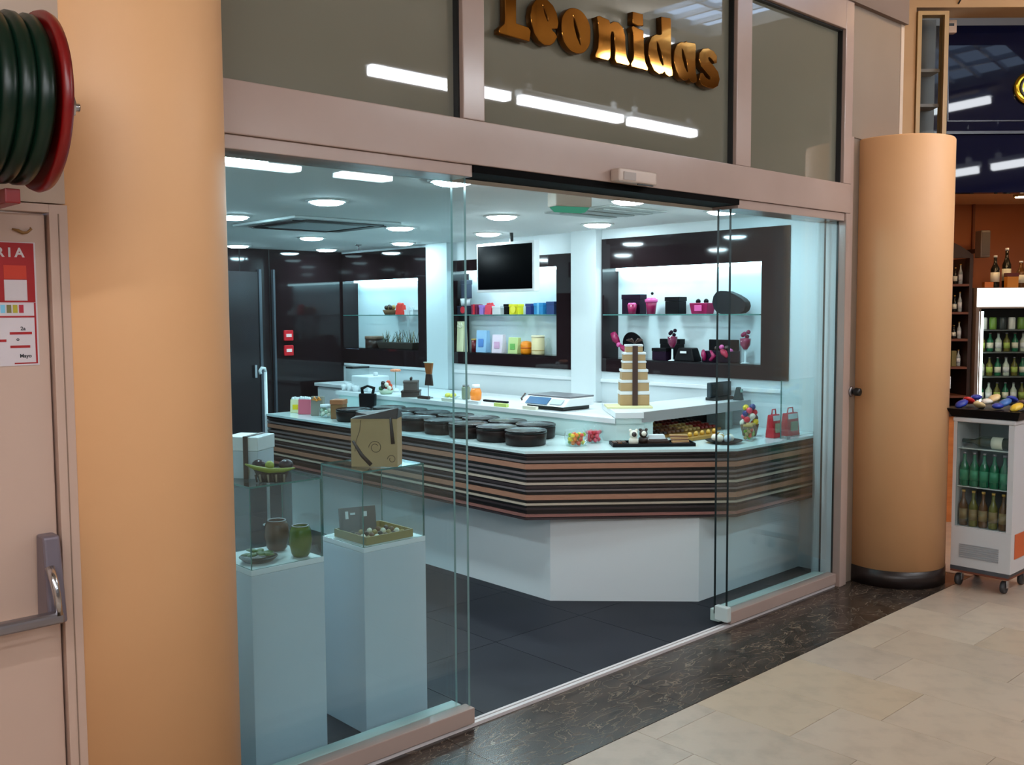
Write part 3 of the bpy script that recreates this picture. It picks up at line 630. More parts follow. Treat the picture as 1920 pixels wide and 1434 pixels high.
egg2 = [(.1256,.078),(.117,.117),(.096,.142),(.066,.152),(.013,.1475),(-.046,.1255),(-.0936,.100),(-.1185,.0777),(-.1256,.0495),(-.114,.0214),(-.0877,.0045),(-.046,0),(.060,0),(.09,.011),(.1137,.038)]
m_ = MB().prism(egg2, -.028, .04); m_.v = [(v[2], v[0], v[1]) for v in m_.v]; m_.build('case', pm('slate_leather', srgb(16,19,25), .55, spec=.2), hb, .008, 3)
m_ = MB().prism([(y*1.03,z*1.0+.0004) for y,z in egg2], -.0325, -.0285); m_.v = [(v[2], v[0], v[1]) for v in m_.v]; m_.build('face', pm('slate_leather_face', srgb(20,24,30), .6, spec=.2), hb, .001)
bo = thing('ribbon_dish', 'dark dish with a large magenta satin bow, lower left of the right niche', 'dish', (5.455,1.80,S0), group=G3l)
m_ = MB().lathe([(.095,-.006),(.098,0),(.09,.008),(.02,.004)], 24, axis='x'); m_.xf(Matrix.Translation((.04,-.02,.098)) @ Matrix.Rotation(-.25,4,'Y')); m_.build('dish', M_blackcard, bo)
MB().tube([(-.02,.06,.10),(-.03,.09,.14),(-.03,.115,.185)], [.008,.03,.022], 8).build('bow_loop', M_pink, bo)
MB().tube([(-.02,.06,.10),(-.035,.02,.08),(-.03,-.03,.05),(-.03,-.06,.022)], [.008,.020,.024,.014], 8).build('bow_loop', M_pink, bo)
MB().ball(.018, (-.03,.06,.10), 8, 6).build('knot', M_pinklight, bo)
gift_box('gift_box', 'tall black box behind the magenta goblet in the right niche', (5.51,1.44,S0), (.055,.17,.148), M_blackcard, group=G3l)
gift_box('gift_box', 'low black box with lid before the tall black box', (5.435,1.475,S0), (.06,.12,.085), M_plum, lidmat=M_blackcard, group=G3l)
goblet('sundae_goblet', 'stemmed goblet of magenta sweets beside the black baskets', (5.415,1.365,S0), .205, .036, M_clear, M_pink, M_plum)
tz = thing('gift_basket', 'black tapered basket with white label, lower shelf right niche', 'basket', (5.445,1.255,S0), group=G3l)
MB().taper(.10,.17,.075,.115,0,.092).build('basket_body', M_blackcard, tz, .01, 3); MB().box(-.052,-.046,-.022,.028,.055,.07).build('label', M_white, tz)
ch = thing('gift_chest', 'open plum chest spilling magenta ribbon and sweets, right niche', 'gift box', (5.45,1.01,S0), group=G3l)
MB().box(-.02,.09,-.11,.12,0,.075).build('chest_body', M_plum, ch, .004); MB().box(.06,.08,-.11,.12,.0755,.15).build('lid', M_blackcard, ch, .004)
MB().tube([(-.03,.10,.08),(-.04,.09,.05),(-.035,.085,.012)], [.01,.018,.012], 8).build('ribbon', M_pink, ch)
MB().tube([(-.03,.04,.075),(-.05,.0,.045),(-.045,.03,.014)], [.008,.016,.012], 8).build('ribbon', M_pink, ch)
MB().tube([(-.02,-.04,.08),(-.04,-.07,.07),(-.04,-.10,.04)], [.012,.022,.012], 8).build('ribbon', pm('crimson_satin', srgb(170,20,60), .35), ch)
for i, (y, z) in enumerate([(.02,.09),(-.02,.10),(-.06,.095),(-.09,.075)]): MB().ball(.018, (.01,y,z), 8, 6).build('sweet', [M_choc, M_pinklight][i % 2], ch)
goblet('sundae_goblet', 'lone stemmed goblet of magenta sweets at the right end of the niche', (5.45,.80,S0), .20, .038, M_clear, pm('crimson_fill', srgb(176,20,80), .4), M_pink)

G2u, G2l = 'goods on the upper shelf of the middle niche', 'goods on the lower shelf of the middle niche'
def cm(n, c, r=.45): return pm(n, srgb(*c), r)
t_ = gift_box('gift_box', 'dark box with red round sticker at the left end of the middle niche', (NX,3.62,S1), (.08,.13,.075), cm('navy_card',(28,30,50)), group=G2u)
MB().lathe([(.03,-.004),(.03,.0)], 16, (-.0405,-.01,.04), axis='x').build('sticker', cm('red_sticker',(196,20,40)), t_)
cup('paper_cup', 'white paper cup stacked on the dark stickered box', (NX,3.625,S1+.0755), .035,.045,.062, M_white, group=G2u)
gift_box('gift_box', 'dark blue upright box on top of the white cup, left of the television', (5.455,3.60,S1+.139), (.06,.075,.155), cm('slate_blue_card',(34,44,66)), group=G2u)
gift_box('gift_box', 'plum square box below the left edge of the television', (NX,3.475,S1), (.06,.075,.085), cm('plum_red',(110,16,60)), group=G2u, ribbon=cm('red_sticker',(196,20,40)))
gift_box('gift_box', 'lilac small box beside the red pouch in the middle niche', (NX,3.39,S1), (.05,.05,.078), cm('lilac_card',(150,120,200)), group=G2u)
gift_bag('gift_bag', 'red pouch bag beside the lilac box in the middle niche', (NX,3.305,S1), (.06,.08,.08), cm('red_foil',(220,40,70)), tissue=cm('red_sticker',(196,20,40)), group=G2u)
gift_box('gift_box', 'white box with small dark mark under the television', (NX,3.195,S1), (.06,.10,.07), M_white, group=G2u, ribbon=None)
gift_box('gift_box', 'slim black upright box under the television', (NX,3.085,S1), (.05,.045,.085), M_blackcard, group=G2u)
t_ = gift_box('gift_box', 'yellow box beside the slim black box', (NX,2.985,S1), (.06,.105,.083), cm('yellow_card',(236,226,30)), group=G2u)
MB().lathe([(.03,-.004),(.03,.0)], 16, (-.034,0,.042), axis='x').build('rosette', cm('lemon',(250,240,80)), t_)
gift_box('gift_box', 'navy small box right of the yellow box', (NX,2.815,S1), (.06,.06,.086), cm('navy_card2',(38,50,120)), group=G2u, lid=True, lidmat=cm('navy_card2',(38,50,120)))
gift_box('gift_box', 'sky blue box in the right half of the middle niche', (NX,2.70,S1), (.06,.10,.09), cm('sky_card',(50,150,210)), group=G2u, ribbon=cm('sky_ribbon',(120,200,240)))
gift_box('gift_box', 'dark blue box at the right end of the middle niche upper shelf', (5.47,2.575,S1), (.06,.085,.10), cm('blue_card',(40,70,130)), group=G2u)
gift_bag('gift_bag', 'tall cream bag with a pale bow at the left of the lower shelf', (5.44,3.645,S0+.003), (.06,.085,.26), cm('cream_paper',(226,224,180),.7), bowmat=cm('ivory_satin',(244,240,214)), group=G2l)
t_ = thing('tin', 'small dark red tin beside the pale blue bag', 'tin', (NX,3.505,S0+.003), group=G2l); MB().lathe([(.028,0),(.028,.10)], 18).build('tin_body', cm('dark_red_tin',(96,14,26),.3), t_); MB().lathe([(.03,.1005),(.03,.112),(.026,.114)], 18).build('tin_lid', cm('tin_gold',(180,150,80),.3), t_)
gift_bag('gift_bag', 'pale blue printed bag on the lower shelf of the middle niche', (NX,3.395,S0+.003), (.06,.125,.185), cm('pale_blue_paper',(150,196,232),.6), motif=cm('blue_motif',(90,140,210)), group=G2l)
gift_bag('gift_bag', 'white and pink printed bag on the lower shelf of the middle niche', (NX,3.195,S0+.003), (.06,.125,.152), cm('pale_pink_paper',(236,222,236),.6), motif=cm('pink_motif',(224,180,214)), group=G2l)
gift_bag('gift_bag', 'light green printed bag left of the orange tin', (NX,3.005,S0+.003), (.06,.11,.132), cm('green_paper',(200,222,150),.6), motif=cm('green_motif',(120,190,100)), group=G2l)
t_ = thing('tin', 'bright orange rounded tin on the lower shelf of the middle niche', 'tin', (NX,2.87,S0+.003), group=G2l); MB().lathe([(.04,0),(.047,.012),(.047,.08),(.038,.10),(.01,.106)], 20).build('tin_body', cm('orange_tin',(240,140,14),.35), t_); MB().lathe([(.048,.045),(.048,.055)], 20).build('band', cm('orange_band',(200,90,10),.35), t_)
t_ = thing('tin', 'cream tall tin with gold band right of the orange tin', 'tin', (NX,2.735,S0+.003), group=G2l); MB().lathe([(.05,0),(.053,.008),(.053,.13),(.05,.136)], 20).build('tin_body', cm('cream_tin',(232,218,170),.4), t_); MB().lathe([(.054,.03),(.054,.036)], 20).build('band', cm('tin_gold',(180,150,80),.3), t_); MB().lathe([(.055,.1365),(.055,.15),(.05,.153)], 20).build('tin_lid', cm('cream_lid',(240,230,196),.4), t_)
t_ = thing('ornament', 'clear glass ornament with round stopper at the right of the lower shelf', 'ornament', (NX,2.62,S0+.003)); MB().lathe([(.03,0),(.034,.05),(.012,.085),(.012,.10)], 16).build('flask', M_clear, t_); MB().ball(.018, (0,0,.118), 10, 6).build('stopper', M_clear, t_)

G1 = 'goods in the far niche'
bk = thing('gift_basket', 'brown wicker basket of gold sweets on the far niche upper shelf', 'basket', (NX,4.72,S1), group=G1)
MB().lathe([(.06,0),(.085,.045),(.08,.045),(.05,.006)], 20, sx=.75).build('basket_body', cm('wicker',(104,74,44),.7), bk)
for i in range(9): MB().ball(.022, (random.uniform(-.03,.03), -.06+.015*i, .055+random.random()*.025), 8, 5).build('sweet', [cm('gold_foil',(170,140,80),.3), M_choc][i % 2], bk)
gift_bag('gift_bag', 'red gathered bag beside the wicker basket in the far niche', (NX,4.55,S1), (.06,.10,.09), cm('scarlet_paper',(222,52,40)), tissue=cm('scarlet_paper',(222,52,40)), group=G1)
gift_box('gift_box', 'white low box with white bow in the far niche', (NX,4.385,S1), (.07,.13,.045), M_white, ribbon=M_whitewall, bow=True, group=G1)
t_ = thing('hat_box', 'round brown box on the lower shelf of the far niche', 'box', (5.47,5.0,S0+.003), group=G1); MB().lathe([(.085,0),(.085,.085)], 28).build('box_body', M_choc, t_); MB().lathe([(.089,.0855),(.089,.112),(.085,.114)], 28).build('box_lid', cm('mocha',(120,92,74),.6), t_)
tw = thing('dried_arrangement', 'low dark trough of dried twigs in the far niche', 'arrangement', (5.47,4.60,S0+.003), group=G1)
MB().taper(.09,.52,.11,.56,0,.06).build('trough', cm('dark_wicker',(46,38,30),.8), tw, .004)
for i in range(46):
    y = random.uniform(-.26,.26); MB().tube([(random.uniform(-.03,.03),y,.05),(random.uniform(-.04,.03),y+random.uniform(-.05,.05),.11+random.random()*.07)], [.004,.0015], 5).build('twig', [cm('twig_dark',(62,56,44),.8), cm('twig_pale',(150,140,110),.8), cm('twig_green',(70,84,60),.8)][i % 3], tw)

# ================================================================== GOODS ON THE COUNTER
CT = .8512
pt = lambda i: 'dark round chocolate platter on the counter, %s from the orange candy bowl, front row' % ORD[i]
M_platter = pm('platter_brown', srgb(22,13,12), .4, spec=.2, noise=(16, srgb(36,22,18), .35, .7)); M_lidg = pm('platter_lid', srgb(12,9,10), .22, spec=.3)
pl0 = thing('chocolate_platter', pt(0), 'platter', (3.785,1.135,CT), group='round platters along the counter')
MB().lathe([(.100,0),(.114,.006),(.1185,.062),(.115,.068)], 36).build('platter_base', M_platter, pl0)
MB().lathe([(.115,.0685),(.120,.071),(.120,.082),(.114,.086),(.104,.082),(.0001,.083)], 36).build('platter_lid', M_lidg, pl0)
for i in range(1,8): dup(pl0, (3.785-(.0 if i % 2 else .006),1.135+.246*i,CT), i*.4, pt(i))
for i in range(7):
    o = dup(pl0, (4.035,1.31+.246*i,CT), i*.7, 'dark round chocolate platter on the counter, %s from the candy bowls, back row' % ORD[i])
M_lab = pm('ivory_card', srgb(228,226,206), .5)
for i in range(5): 
    tag(MB().box(-.012,.012,-.06,.06,0,.022).build('bonbon_pack', [M_lab, cm('lime_card',(196,214,120)), M_whitewall, M_lab, cm('choc_card',(60,42,36))][i], None, .003, loc=(4.225,1.55+.27*i,.9875)), 'flat %s packet lying at the edge of the service shelf, %s from the scale' % (['ivory','lime','white','ivory','brown'][i], ORD[i]), 'packet', 'flat packets on the service shelf')
# candy bowls
def candy_bowl(label, loc, r, h, cols_, group, n):
    t = thing('candy_bowl', label, 'bowl', loc)
    MB().lathe([(r*.82,0),(r*.95,.004),(r,h),(r*.97,h),(r*.9,.006),(.001,.005)], 24).build('bowl', M_clear, t)
    MB().lathe([(r*1.02,h+.0005),(r*1.0,h+.006),(r*.9,h+.03),(.001,h+.036)], 24).build('lid', M_clear, t)
    for i in range(n):
        a = i*2.399; rr = r*.72*math.sqrt((i % 9+.5)/9); z = .012+(i//9)*.021
        o = MB().ball(.0125, (0,0,0), 8, 5).build('candy', cols_[i % len(cols_)], None, loc=(loc[0]+rr*math.cos(a), loc[1]+rr*math.sin(a), loc[2]+z+.005))
        tag(o, group, 'candy', group)
candy_bowl('clear bowl of orange and yellow candies at the counter corner', (3.955,.905,CT), .066, .06, [cm('candy_orange',(240,130,20),.3), cm('candy_yellow',(236,206,30),.3), cm('candy_green',(130,170,30),.3), cm('candy_redorange',(214,70,24),.3)], 'orange, yellow or green candy inside the front clear bowl', 27)
candy_bowl('clear bowl of red candies behind the orange candy bowl', (4.115,.925,CT), .060, .072, [cm('candy_red',(206,16,40),.3), cm('candy_pink',(236,60,90),.3)], 'red candy inside the clear bowl behind', 27)
# black tray of figures, along the chamfer
dirx, diry = .763, -.647; ang = math.atan2(diry, dirx)
tr = thing('serving_tray', 'long black tray of chocolate figures on the angled counter front', 'tray', (4.262,.615,CT), ang)
MB().box(-.225,.225,-.07,.07,0,.006).box(-.23,.23,-.075,-.069,0,.018).box(-.23,.23,.069,.075,0,.018).box(-.23,-.224,-.069,.069,0,.018).box(.224,.23,-.069,.069,0,.018).build('tray', M_blackcard, tr)
def ontray(u, v): return (4.262+u*math.cos(ang)-v*math.sin(ang), .615+u*math.sin(ang)+v*math.cos(ang), CT+.0065)
M_wchoc = cm('white_chocolate',(236,230,214),.35)
figlab = ['chocolate pile at the left end of the black tray','white chocolate figure with dark round top, left on the black tray','small dark figure with white face behind on the black tray','dark chocolate block before the white paper, black tray','white folded paper pack in the middle of the black tray','fan of milk chocolate bars at the right of the black tray']
p = thing('chocolate_pile', figlab[0], 'chocolate', ontray(-.185,0), ang)
for i in range(9): MB().box(-.011,.011,-.011,.011,0,.016).build('praline', [M_choc, cm('milk_choc',(104,66,40),.4)][i % 2], p, .003, loc=(-.026+.026*(i % 3), -.03+.03*(i//3), .001*(i % 2)))
for k, (u, v, lab) in enumerate([(-.105,-.01,figlab[1]),(-.045,.02,figlab[2])]):
    p = thing('chocolate_figure', lab, 'chocolate', ontray(u,v), ang)
    MB().lathe([(.022,0),(.028,.012),(.026,.03),(.018,.038)], 14).build('body', M_wchoc if k == 0 else M_choc, p); MB().ball(.024, (0,-.004,.056), 12, 8).build('head', M_wchoc if k == 0 else M_choc, p)
    MB().ball(.015, (0,-.02,.058), 10, 6).build('face', M_choc if k == 0 else M_wchoc, p)
    for s_ in (-1,1): MB().ball(.009, (s_*.017,0,.078), 8, 5).build('ear', M_wchoc if k == 0 else M_choc, p)
p = thing('chocolate_block', figlab[3], 'chocolate', ontray(.03,-.03), ang); MB().box(-.06,.06,-.02,.02,0,.026).build('block', M_choc, p, .004); MB().box(-.05,.05,-.012,.012,.0265,.03).build('label', M_brown, p)
p = thing('paper_pack', figlab[4], 'packet', ontray(.03,.035), ang); MB().taper(.12,.055,.09,.03,0,.05).build('pack', M_whitewall, p, .008, 3); MB().box(-.035,.035,-.0335,-.0275,.012,.026).build('label', M_white, p)
p = thing('chocolate_fan', figlab[5], 'chocolate', ontray(.155,0), ang)
for i in range(6): m_ = MB().box(-.05,.05,-.012,.012,0,.008); m_.xf(Matrix.Translation((0,-.03+.012*i,.004+.007*i)) @ Matrix.Rotation(.35-.12*i,4,'Z')); m_.build('bar', [cm('milk_choc',(104,66,40)), cm('caramel',(190,150,100),.4)][i % 2], p, .002)
# round plate further right
p = thing('serving_plate', 'round dark plate of pale sweets right of the long black tray', 'plate', (4.62,.385,CT)); MB().lathe([(.06,0),(.1,.012),(.105,.016),(.06,.008),(.001,.008)], 28).build('plate', M_blackcard, p)
for i, (x, y, c) in enumerate([(-.04,.0,0),(-.015,-.035,2),(.02,-.03,0),(.05,.0,1),(.0,.02,1),(.03,.04,2),(-.03,.04,0)]): MB().ball(.022, (x,y,.028), 10, 6).build('sweet', [M_wchoc, cm('gold_foil',(170,140,80)), cm('pale_blue_foil',(190,210,220),.3)][c], p)
# jars and basket on the right part
for i, (x, y) in enumerate([(4.79,.34),(4.865,.37)]):
    p = thing('sweet_jar', ['clear jar of green and gold sweets before the red bags','clear jar of mixed sweets tucked beside the red bags'][i], 'jar', (x,y,CT)); MB().lathe([(.028,0),(.032,.005),(.032,.07),(.024,.08)], 18).build('jar', M_clear, p); MB().lathe([(.027,.0805),(.027,.092)], 18).build('jar_lid', cm('tin_gold',(180,150,80)), p)
    for k in range(8): MB().ball(.011, (.014*math.cos(k*2.4),.014*math.sin(k*2.4),.016+.012*(k//2)), 8, 5).build('sweet', [cm('candy_green',(130,170,30)), cm('gold_foil',(170,140,80)), cm('candy_redorange',(214,70,24))][(k+i) % 3], p)
p = thing('sweet_bouquet', 'tall wicker basket piled with bright wrapped sweets', 'basket', (4.99,.46,CT)); MB().lathe([(.04,0),(.055,.07),(.05,.07),(.035,.005)], 18).build('basket_body', cm('wicker',(104,74,44)), p)
for k in range(16): a = k*2.4; MB().ball(.019, (.042*math.cos(a)*(1-k/30),.042*math.sin(a)*(1-k/30),.072+.0068*k), 8, 6).build('sweet', [cm('candy_pink',(236,60,90)), M_wchoc, cm('candy_yellow',(236,206,30)), cm('navy_card2',(38,50,120)), cm('candy_red',(206,16,40)), M_choc][k % 6], p)
M_redbag = cm('red_bag_paper',(206,24,44),.45)
for i, (x, y, w) in enumerate([(5.02,.315,.085),(5.175,.30,.125)]):
    p = thing('gift_bag', ['narrower red bag with clear window on the counter','wider red bag with clear window at the counter end'][i], 'gift bag', (x,y,CT), 0, 'red window bags at the counter end')
    MB().taper(w,.06,w,.03,0,.135).build('bag_body', M_redbag, p, .004); MB().box(-w*.28,w*.28,-.034,-.024,.03,.085).build('window', cm('bag_window',(150,150,120),.3), p, .002)
    MB().box(-w*.4,w*.4,-.02,-.0145,.1,.13).build('white_print', M_white, p); MB().tube([(-w*.25,0,.135),(-w*.2,0,.165),(w*.2,0,.165),(w*.25,0,.135)], .004, 6).build('handle', M_redbag, p)
# goods inside the display under the raised top
bed = thing('display_tray', 'sloping tray of pralines under the raised counter top', 'tray', (4.77,.90,CT))
bed_m = MB().add([(-.33,-.14,0),(.36,-.14,0),(.36,.14,0),(-.33,.14,0),(-.33,-.14,.012),(.36,-.14,.012),(.36,.14,.05),(-.33,.14,.05)], [(0,3,2,1),(4,5,6,7),(0,1,5,4),(1,2,6,5),(2,3,7,6),(3,0,4,7)]); bed_m.build('tray', cm('gold_tray',(150,112,40),.35), bed)
prm = [MB().box(-.014,.014,-.012,.012,0,.016).mesh('praline', m_, .004, 1) for m_ in (M_choc, cm('milk_choc',(104,66,40)), cm('gold_foil',(170,140,80)), cm('dark_red_choc',(120,30,24),.4))]
for i in range(16):
    for j in range(5):
        o = bpy.data.objects.new('praline', prm[(i//4+ (1 if j > 2 else 0)) % 4]); COL.objects.link(o); o.location = (4.77-.305+.041*i, .90-.115+.055*j, CT+.0127+(.025+.055*j)*.1357); o.rotation_euler = (math.atan(.1357),0,0)
        tag(o, 'small praline lying on the tray under the raised counter top', 'praline', 'pralines under the raised counter top')
gp = thing('gold_tray', 'low gold tray of sweets on the counter before the praline display', 'tray', (4.66,.60,CT), 0)
MB().box(-.11,.20,-.05,.05,0,.02).build('tray', cm('gold_tray',(150,112,40)), gp, .004)
for k in range(10): MB().ball(.014, (-.085+.03*k,-.01+.02*(k % 2),.03), 8, 5).build('sweet', cm('amber_foil',(196,150,50),.3), gp)
# left end bags
GB = 'gift bags at the far end of the counter'
gift_bag('gift_bag', 'cream bag with yellow flower at the far end of the counter', (3.80,3.63,CT), (.06,.085,.10), cm('cream_paper',(226,224,180)), rz=.6, tissue=M_white, motif=cm('candy_yellow',(236,206,30)), group=GB)
gift_bag('gift_bag', 'pink bag with white tissue on the counter beside the cream bag', (3.79,3.49,CT), (.06,.095,.11), cm('pink_paper',(206,96,114),.6), rz=.6, tissue=M_white, group=GB)
gift_bag('gift_bag', 'grey bag with orange bow on the counter beside the pink bag', (3.80,3.335,CT), (.06,.09,.14), cm('grey_paper',(130,124,112),.6), rz=.6, bowmat=cm('orange_satin',(224,140,60),.4), group=GB)
p = thing('sweet_jar', 'squat clear jar of white sweets beside the copper box', 'jar', (3.775,3.19,CT)); MB().lathe([(.04,0),(.048,.006),(.048,.06),(.038,.075)], 20).build('jar', M_clear, p); MB().lathe([(.04,.0755),(.04,.092)], 20).build('jar_lid', M_white, p)
for k in range(12): MB().ball(.014, (.026*math.cos(k*2.4),.026*math.sin(k*2.4),.02+.011*(k//3)), 8, 5).build('sweet', [M_wchoc, cm('pale_green',(190,206,180),.4)][k % 2], p)
gift_box('gift_box', 'copper brown box with pale band on the counter behind the carton', (3.80,3.06,CT), (.09,.09,.135), cm('copper_card',(132,88,48),.4), rz=.6, lidmat=cm('copper_lid',(166,100,60),.4), ribbon=None)
# things on the service shelf
SS = .9877
mc = thing('vacuum_machine', 'white countertop machine with glass hood at the far end of the shelf', 'machine', (4.38,3.56,SS))
MB().box(-.10,.10,-.17,.06,0,.12).build('machine_body', M_whitewall, mc, .012, 3); MB().box(-.10,.10,.0605,.17,0,.06).build('side_unit', M_white, mc, .008); MB().box(-.08,.08,.07,.16,.0605,.17).build('hood', M_clear, mc, .004); MB().box(-.08,.08,.065,.165,.1705,.185).build('hood_frame', M_black, mc, .003); MB().lathe([(.018,.1205),(.018,.145),(.01,.15)], 14, (0,-.13,0)).build('dial', M_white, mc)
for i in range(3): 
    cup('paper_cup', 'white paper cup on the service shelf by the white machine, %s from it' % ORD[2-i], (4.33,3.70-.0*i+[-.0,-.0,-.0][i]+.0,SS) if False else (4.26,3.68-.075*i,SS), .022,.03,.045+.01*(i % 2), M_white, group='paper cups on the service shelf')
p = thing('gift_bag', 'crumpled black bag standing behind the platters', 'gift bag', (4.13,3.18,CT), .6); MB().taper(.07,.11,.05,.13,0,.15).build('bag_body', M_blackcard, p, .015, 3); MB().tube([(0,-.04,.148),(.0,-.05,.19),(0,.0,.205),(0,.045,.185),(0,.04,.148)], [.012,.014,.008,.014,.012], 8).build('gathered_top', M_blackcard, p)
p = thing('sweet_bouquet', 'basket of mixed coloured sweets on the shelf behind the platters', 'basket', (4.29,3.17,SS)); MB().lathe([(.04,0),(.06,.03),(.055,.03),(.035,.004)], 18).build('basket_body', cm('pale_green',(190,206,180)), p)
for k in range(11): a = k*2.4; MB().ball(.018, (.04*math.cos(a)*(1-k/20),.04*math.sin(a)*(1-k/20),.036+.005*k), 8, 6).build('sweet', [cm('candy_redorange',(214,70,24)), cm('twig_green2',(70,120,80),.5), M_wchoc, cm('candy_red',(206,16,40)), M_choc][k % 5], p)
p = thing('flower', 'orange artificial flower on a thin stem behind the counter', 'flower', (4.46,3.28,SS)); MB().lathe([(.03,0),(.025,.02),(.005,.03)], 14).build('foot', M_white, p); MB().tube([(0,0,.03),(0,.003,.155)], .0025, 6).build('stem', cm('twig_green2',(70,120,80)), p)
for k in range(7): a = k*2*PI/7; MB().ball(.017, (.026*math.cos(a),.026*math.sin(a),.165), 8, 6, .6).build('petal', cm('peach_petal',(240,150,110),.5), p)
gift_box('gift_box', 'lower dark brown box of the pair stacked behind the carton', (4.09,2.735,CT+.0), (.09,.16,.135), cm('choc_card',(60,42,36)), rz=-.75) if False else None
gift_box('gift_box', 'lower dark brown box of the pair stacked behind the platters', (4.29,2.86,SS), (.13,.15,.045), cm('choc_card',(60,42,36)), rz=-.75)
gift_box('gift_box', 'upper taupe box with dark bow on the dark brown box', (4.29,2.86,SS+.0455), (.10,.12,.07), cm('taupe_card',(92,76,70),.5), rz=-.75, ribbon=M_brown, bow=True)
fl = thing('price_flag', 'brown bag-shaped display flag on a thin wire stand', 'display stand', (4.29,2.66,SS)); MB().lathe([(.035,0),(.035,.006)], 18).build('foot', M_steel, fl); MB().tube([(0,0,.006),(0,0,.115)], .003, 6).build('wire', M_steel, fl)
MB().taper(.015,.085,.015,.06,.09,.17, cy=-.01).build('lower_panel', M_brown, fl, .003); MB().taper(.015,.055,.015,.09,.1705,.25, cy=-.01).build('upper_panel', cm('copper_card2',(150,84,36),.4), fl, .003); MB().box(-.0085,.0085,-.055,.04,.2505,.257).build('pale_edge', M_lab, fl)
fb = thing('fruit_dish', 'clear dish of yellow marzipan fruit on the service shelf', 'dish', (4.36,2.49,SS)); MB().lathe([(.03,0),(.065,.016),(.06,.016),(.03,.004),(.001,.004)], 20).build('dish', M_clear, fb)
for k in range(5): MB().ball(.019, (-.02+.022*(k % 3),-.035+.022*k*.8,.026), 10, 6, .8).build('fruit', cm('marzipan_yellow',(230,216,90),.45), fb)
tj = thing('sweet_jar', 'dull green glass jar left of the orange jar', 'jar', (4.42,2.40,SS)); MB().lathe([(.026,0),(.03,.006),(.03,.08),(.022,.09)], 18).build('jar', cm('olive_jar',(120,130,108),.3), tj); MB().lathe([(.024,.0905),(.024,.1)], 16).build('jar_lid', M_steel, tj)
oj = thing('sweet_jar', 'orange filled jar with white lid on the service shelf', 'jar', (4.40,2.27,SS)); MB().lathe([(.028,0),(.038,.01),(.04,.055),(.03,.085)], 20).build('jar', cm('orange_fill',(226,130,40),.25), oj); MB().lathe([(.028,.0855),(.028,.112)], 18).build('jar_lid', M_white, oj)
for i in range(2): tag(MB().box(-.012,.012,-.055,.055,0,.014).build('pen_case', M_blackcard, None, .005, loc=(4.40,2.13-.125*i,SS), rz=.08*i), ['black pen case beside the orange jar','second black pen case further from the orange jar'][i], 'case')
# scale
sc0 = thing('weighing_scale', 'white shop scale with blue display on the service shelf', 'scale', (4.40,1.50,SS), 0)
MB().box(-.11,.13,-.17,.15,.0,.025).build('foot', M_black, sc0, .006); MB().add([(-.14,-.20,.0255),(.14,-.20,.0255),(.14,.19,.0255),(-.14,.19,.0255),(-.08,-.20,.075),(.14,-.20,.075),(.14,.19,.075),(-.08,.19,.075)], [(0,3,2,1),(4,5,6,7),(0,1,5,4),(1,2,6,5),(2,3,7,6),(3,0,4,7)]).build('housing', M_white, sc0, .008, 3)
MB().box(-.07,.15,-.19,.18,.0755,.086).build('weighing_plate', M_steel, sc0, .004)
m_ = MB().box(-.03,.03,-.05,.14,0,.003); m_.xf(Matrix.Translation((-.112,0,.053)) @ Matrix.Rotation(-.69,4,'Y')); m_.build('display', cm('lcd_blue',(70,110,150),.15), sc0)
m_ = MB().box(-.022,.022,-.17,-.07,0,.003); m_.xf(Matrix.Translation((-.112,0,.053)) @ Matrix.Rotation(-.69,4,'Y')); m_.build('keypad', cm('keypad_grey',(180,196,206),.4), sc0)
MB().tube([(-.1,.19,.03),(-.1,.21,.055),(-.06,.215,.085)], .006, 6).build('side_handle', M_brown, sc0)
# tower of boxes
tz_ = 1.0225
tag(MB().box(-.15,.12,-.11,.09,0,.012).build('cake_board', cm('pale_yellow',(216,210,160),.5), None, .003, loc=(4.51,.98,tz_), rz=-.75), 'pale yellow board under the tower of boxes', 'board')
z = tz_+.0125
for i, (w, h) in enumerate([(.175,.085),(.17,.066),(.155,.062),(.135,.05),(.13,.05),(.10,.045)]):
    gift_box('gift_box', 'kraft box with white lid in the box tower, %s from the bottom' % ORD[i], (4.545,.985,z), (w*.75,w,h), M_card, rz=PI/2+math.radians(-43)+PI/2-PI/2, lidmat=M_white, group='kraft boxes of the tower'); z += h+.0008
rb = thing('ribbon', 'dark ribbon running up the tower of boxes with a bow on top', 'ribbon', (4.545,.985,tz_+.0125), math.radians(47))
MB().box(-.0775,-.0725,-.016,.016,0,.355).build('band', M_brown, rb)
for s_ in (-1,1): MB().tube([(-.05,0,z-tz_-.006),(-.055,s_*.02,z-tz_+.02),(-.055,s_*.045,z-tz_+.018),(-.05,0,z-tz_-.002)], [.004,.008,.009,.004], 6).build('bow_loop', M_brown, rb)
# till
ps = thing('card_till', 'dark till terminal with screen at the far right of the counter', 'till', (5.27,.86,tz_), .0); MB().box(-.10,.10,-.03,.05,0,.02).build('foot', M_black, ps, .004); MB().box(-.115,.115,.0,.03,.0205,.115).build('screen_body', cm('till_dark',(36,48,54),.4), ps, .006); MB().box(-.10,.02,-.0035,-.0005,.03,.105).build('screen', M_black, ps)
cr = thing('card_reader', 'small dark card reader standing beside the till', 'card reader', (5.325,.765,tz_), .2); MB().taper(.045,.06,.04,.02,0,.085).build('reader_body', cm('reader_dark',(34,54,56),.35), cr, .006); MB().box(-.014,.014,-.026,-.018,.05,.072).build('reader_screen', cm('lcd_green',(120,160,150),.2), cr)
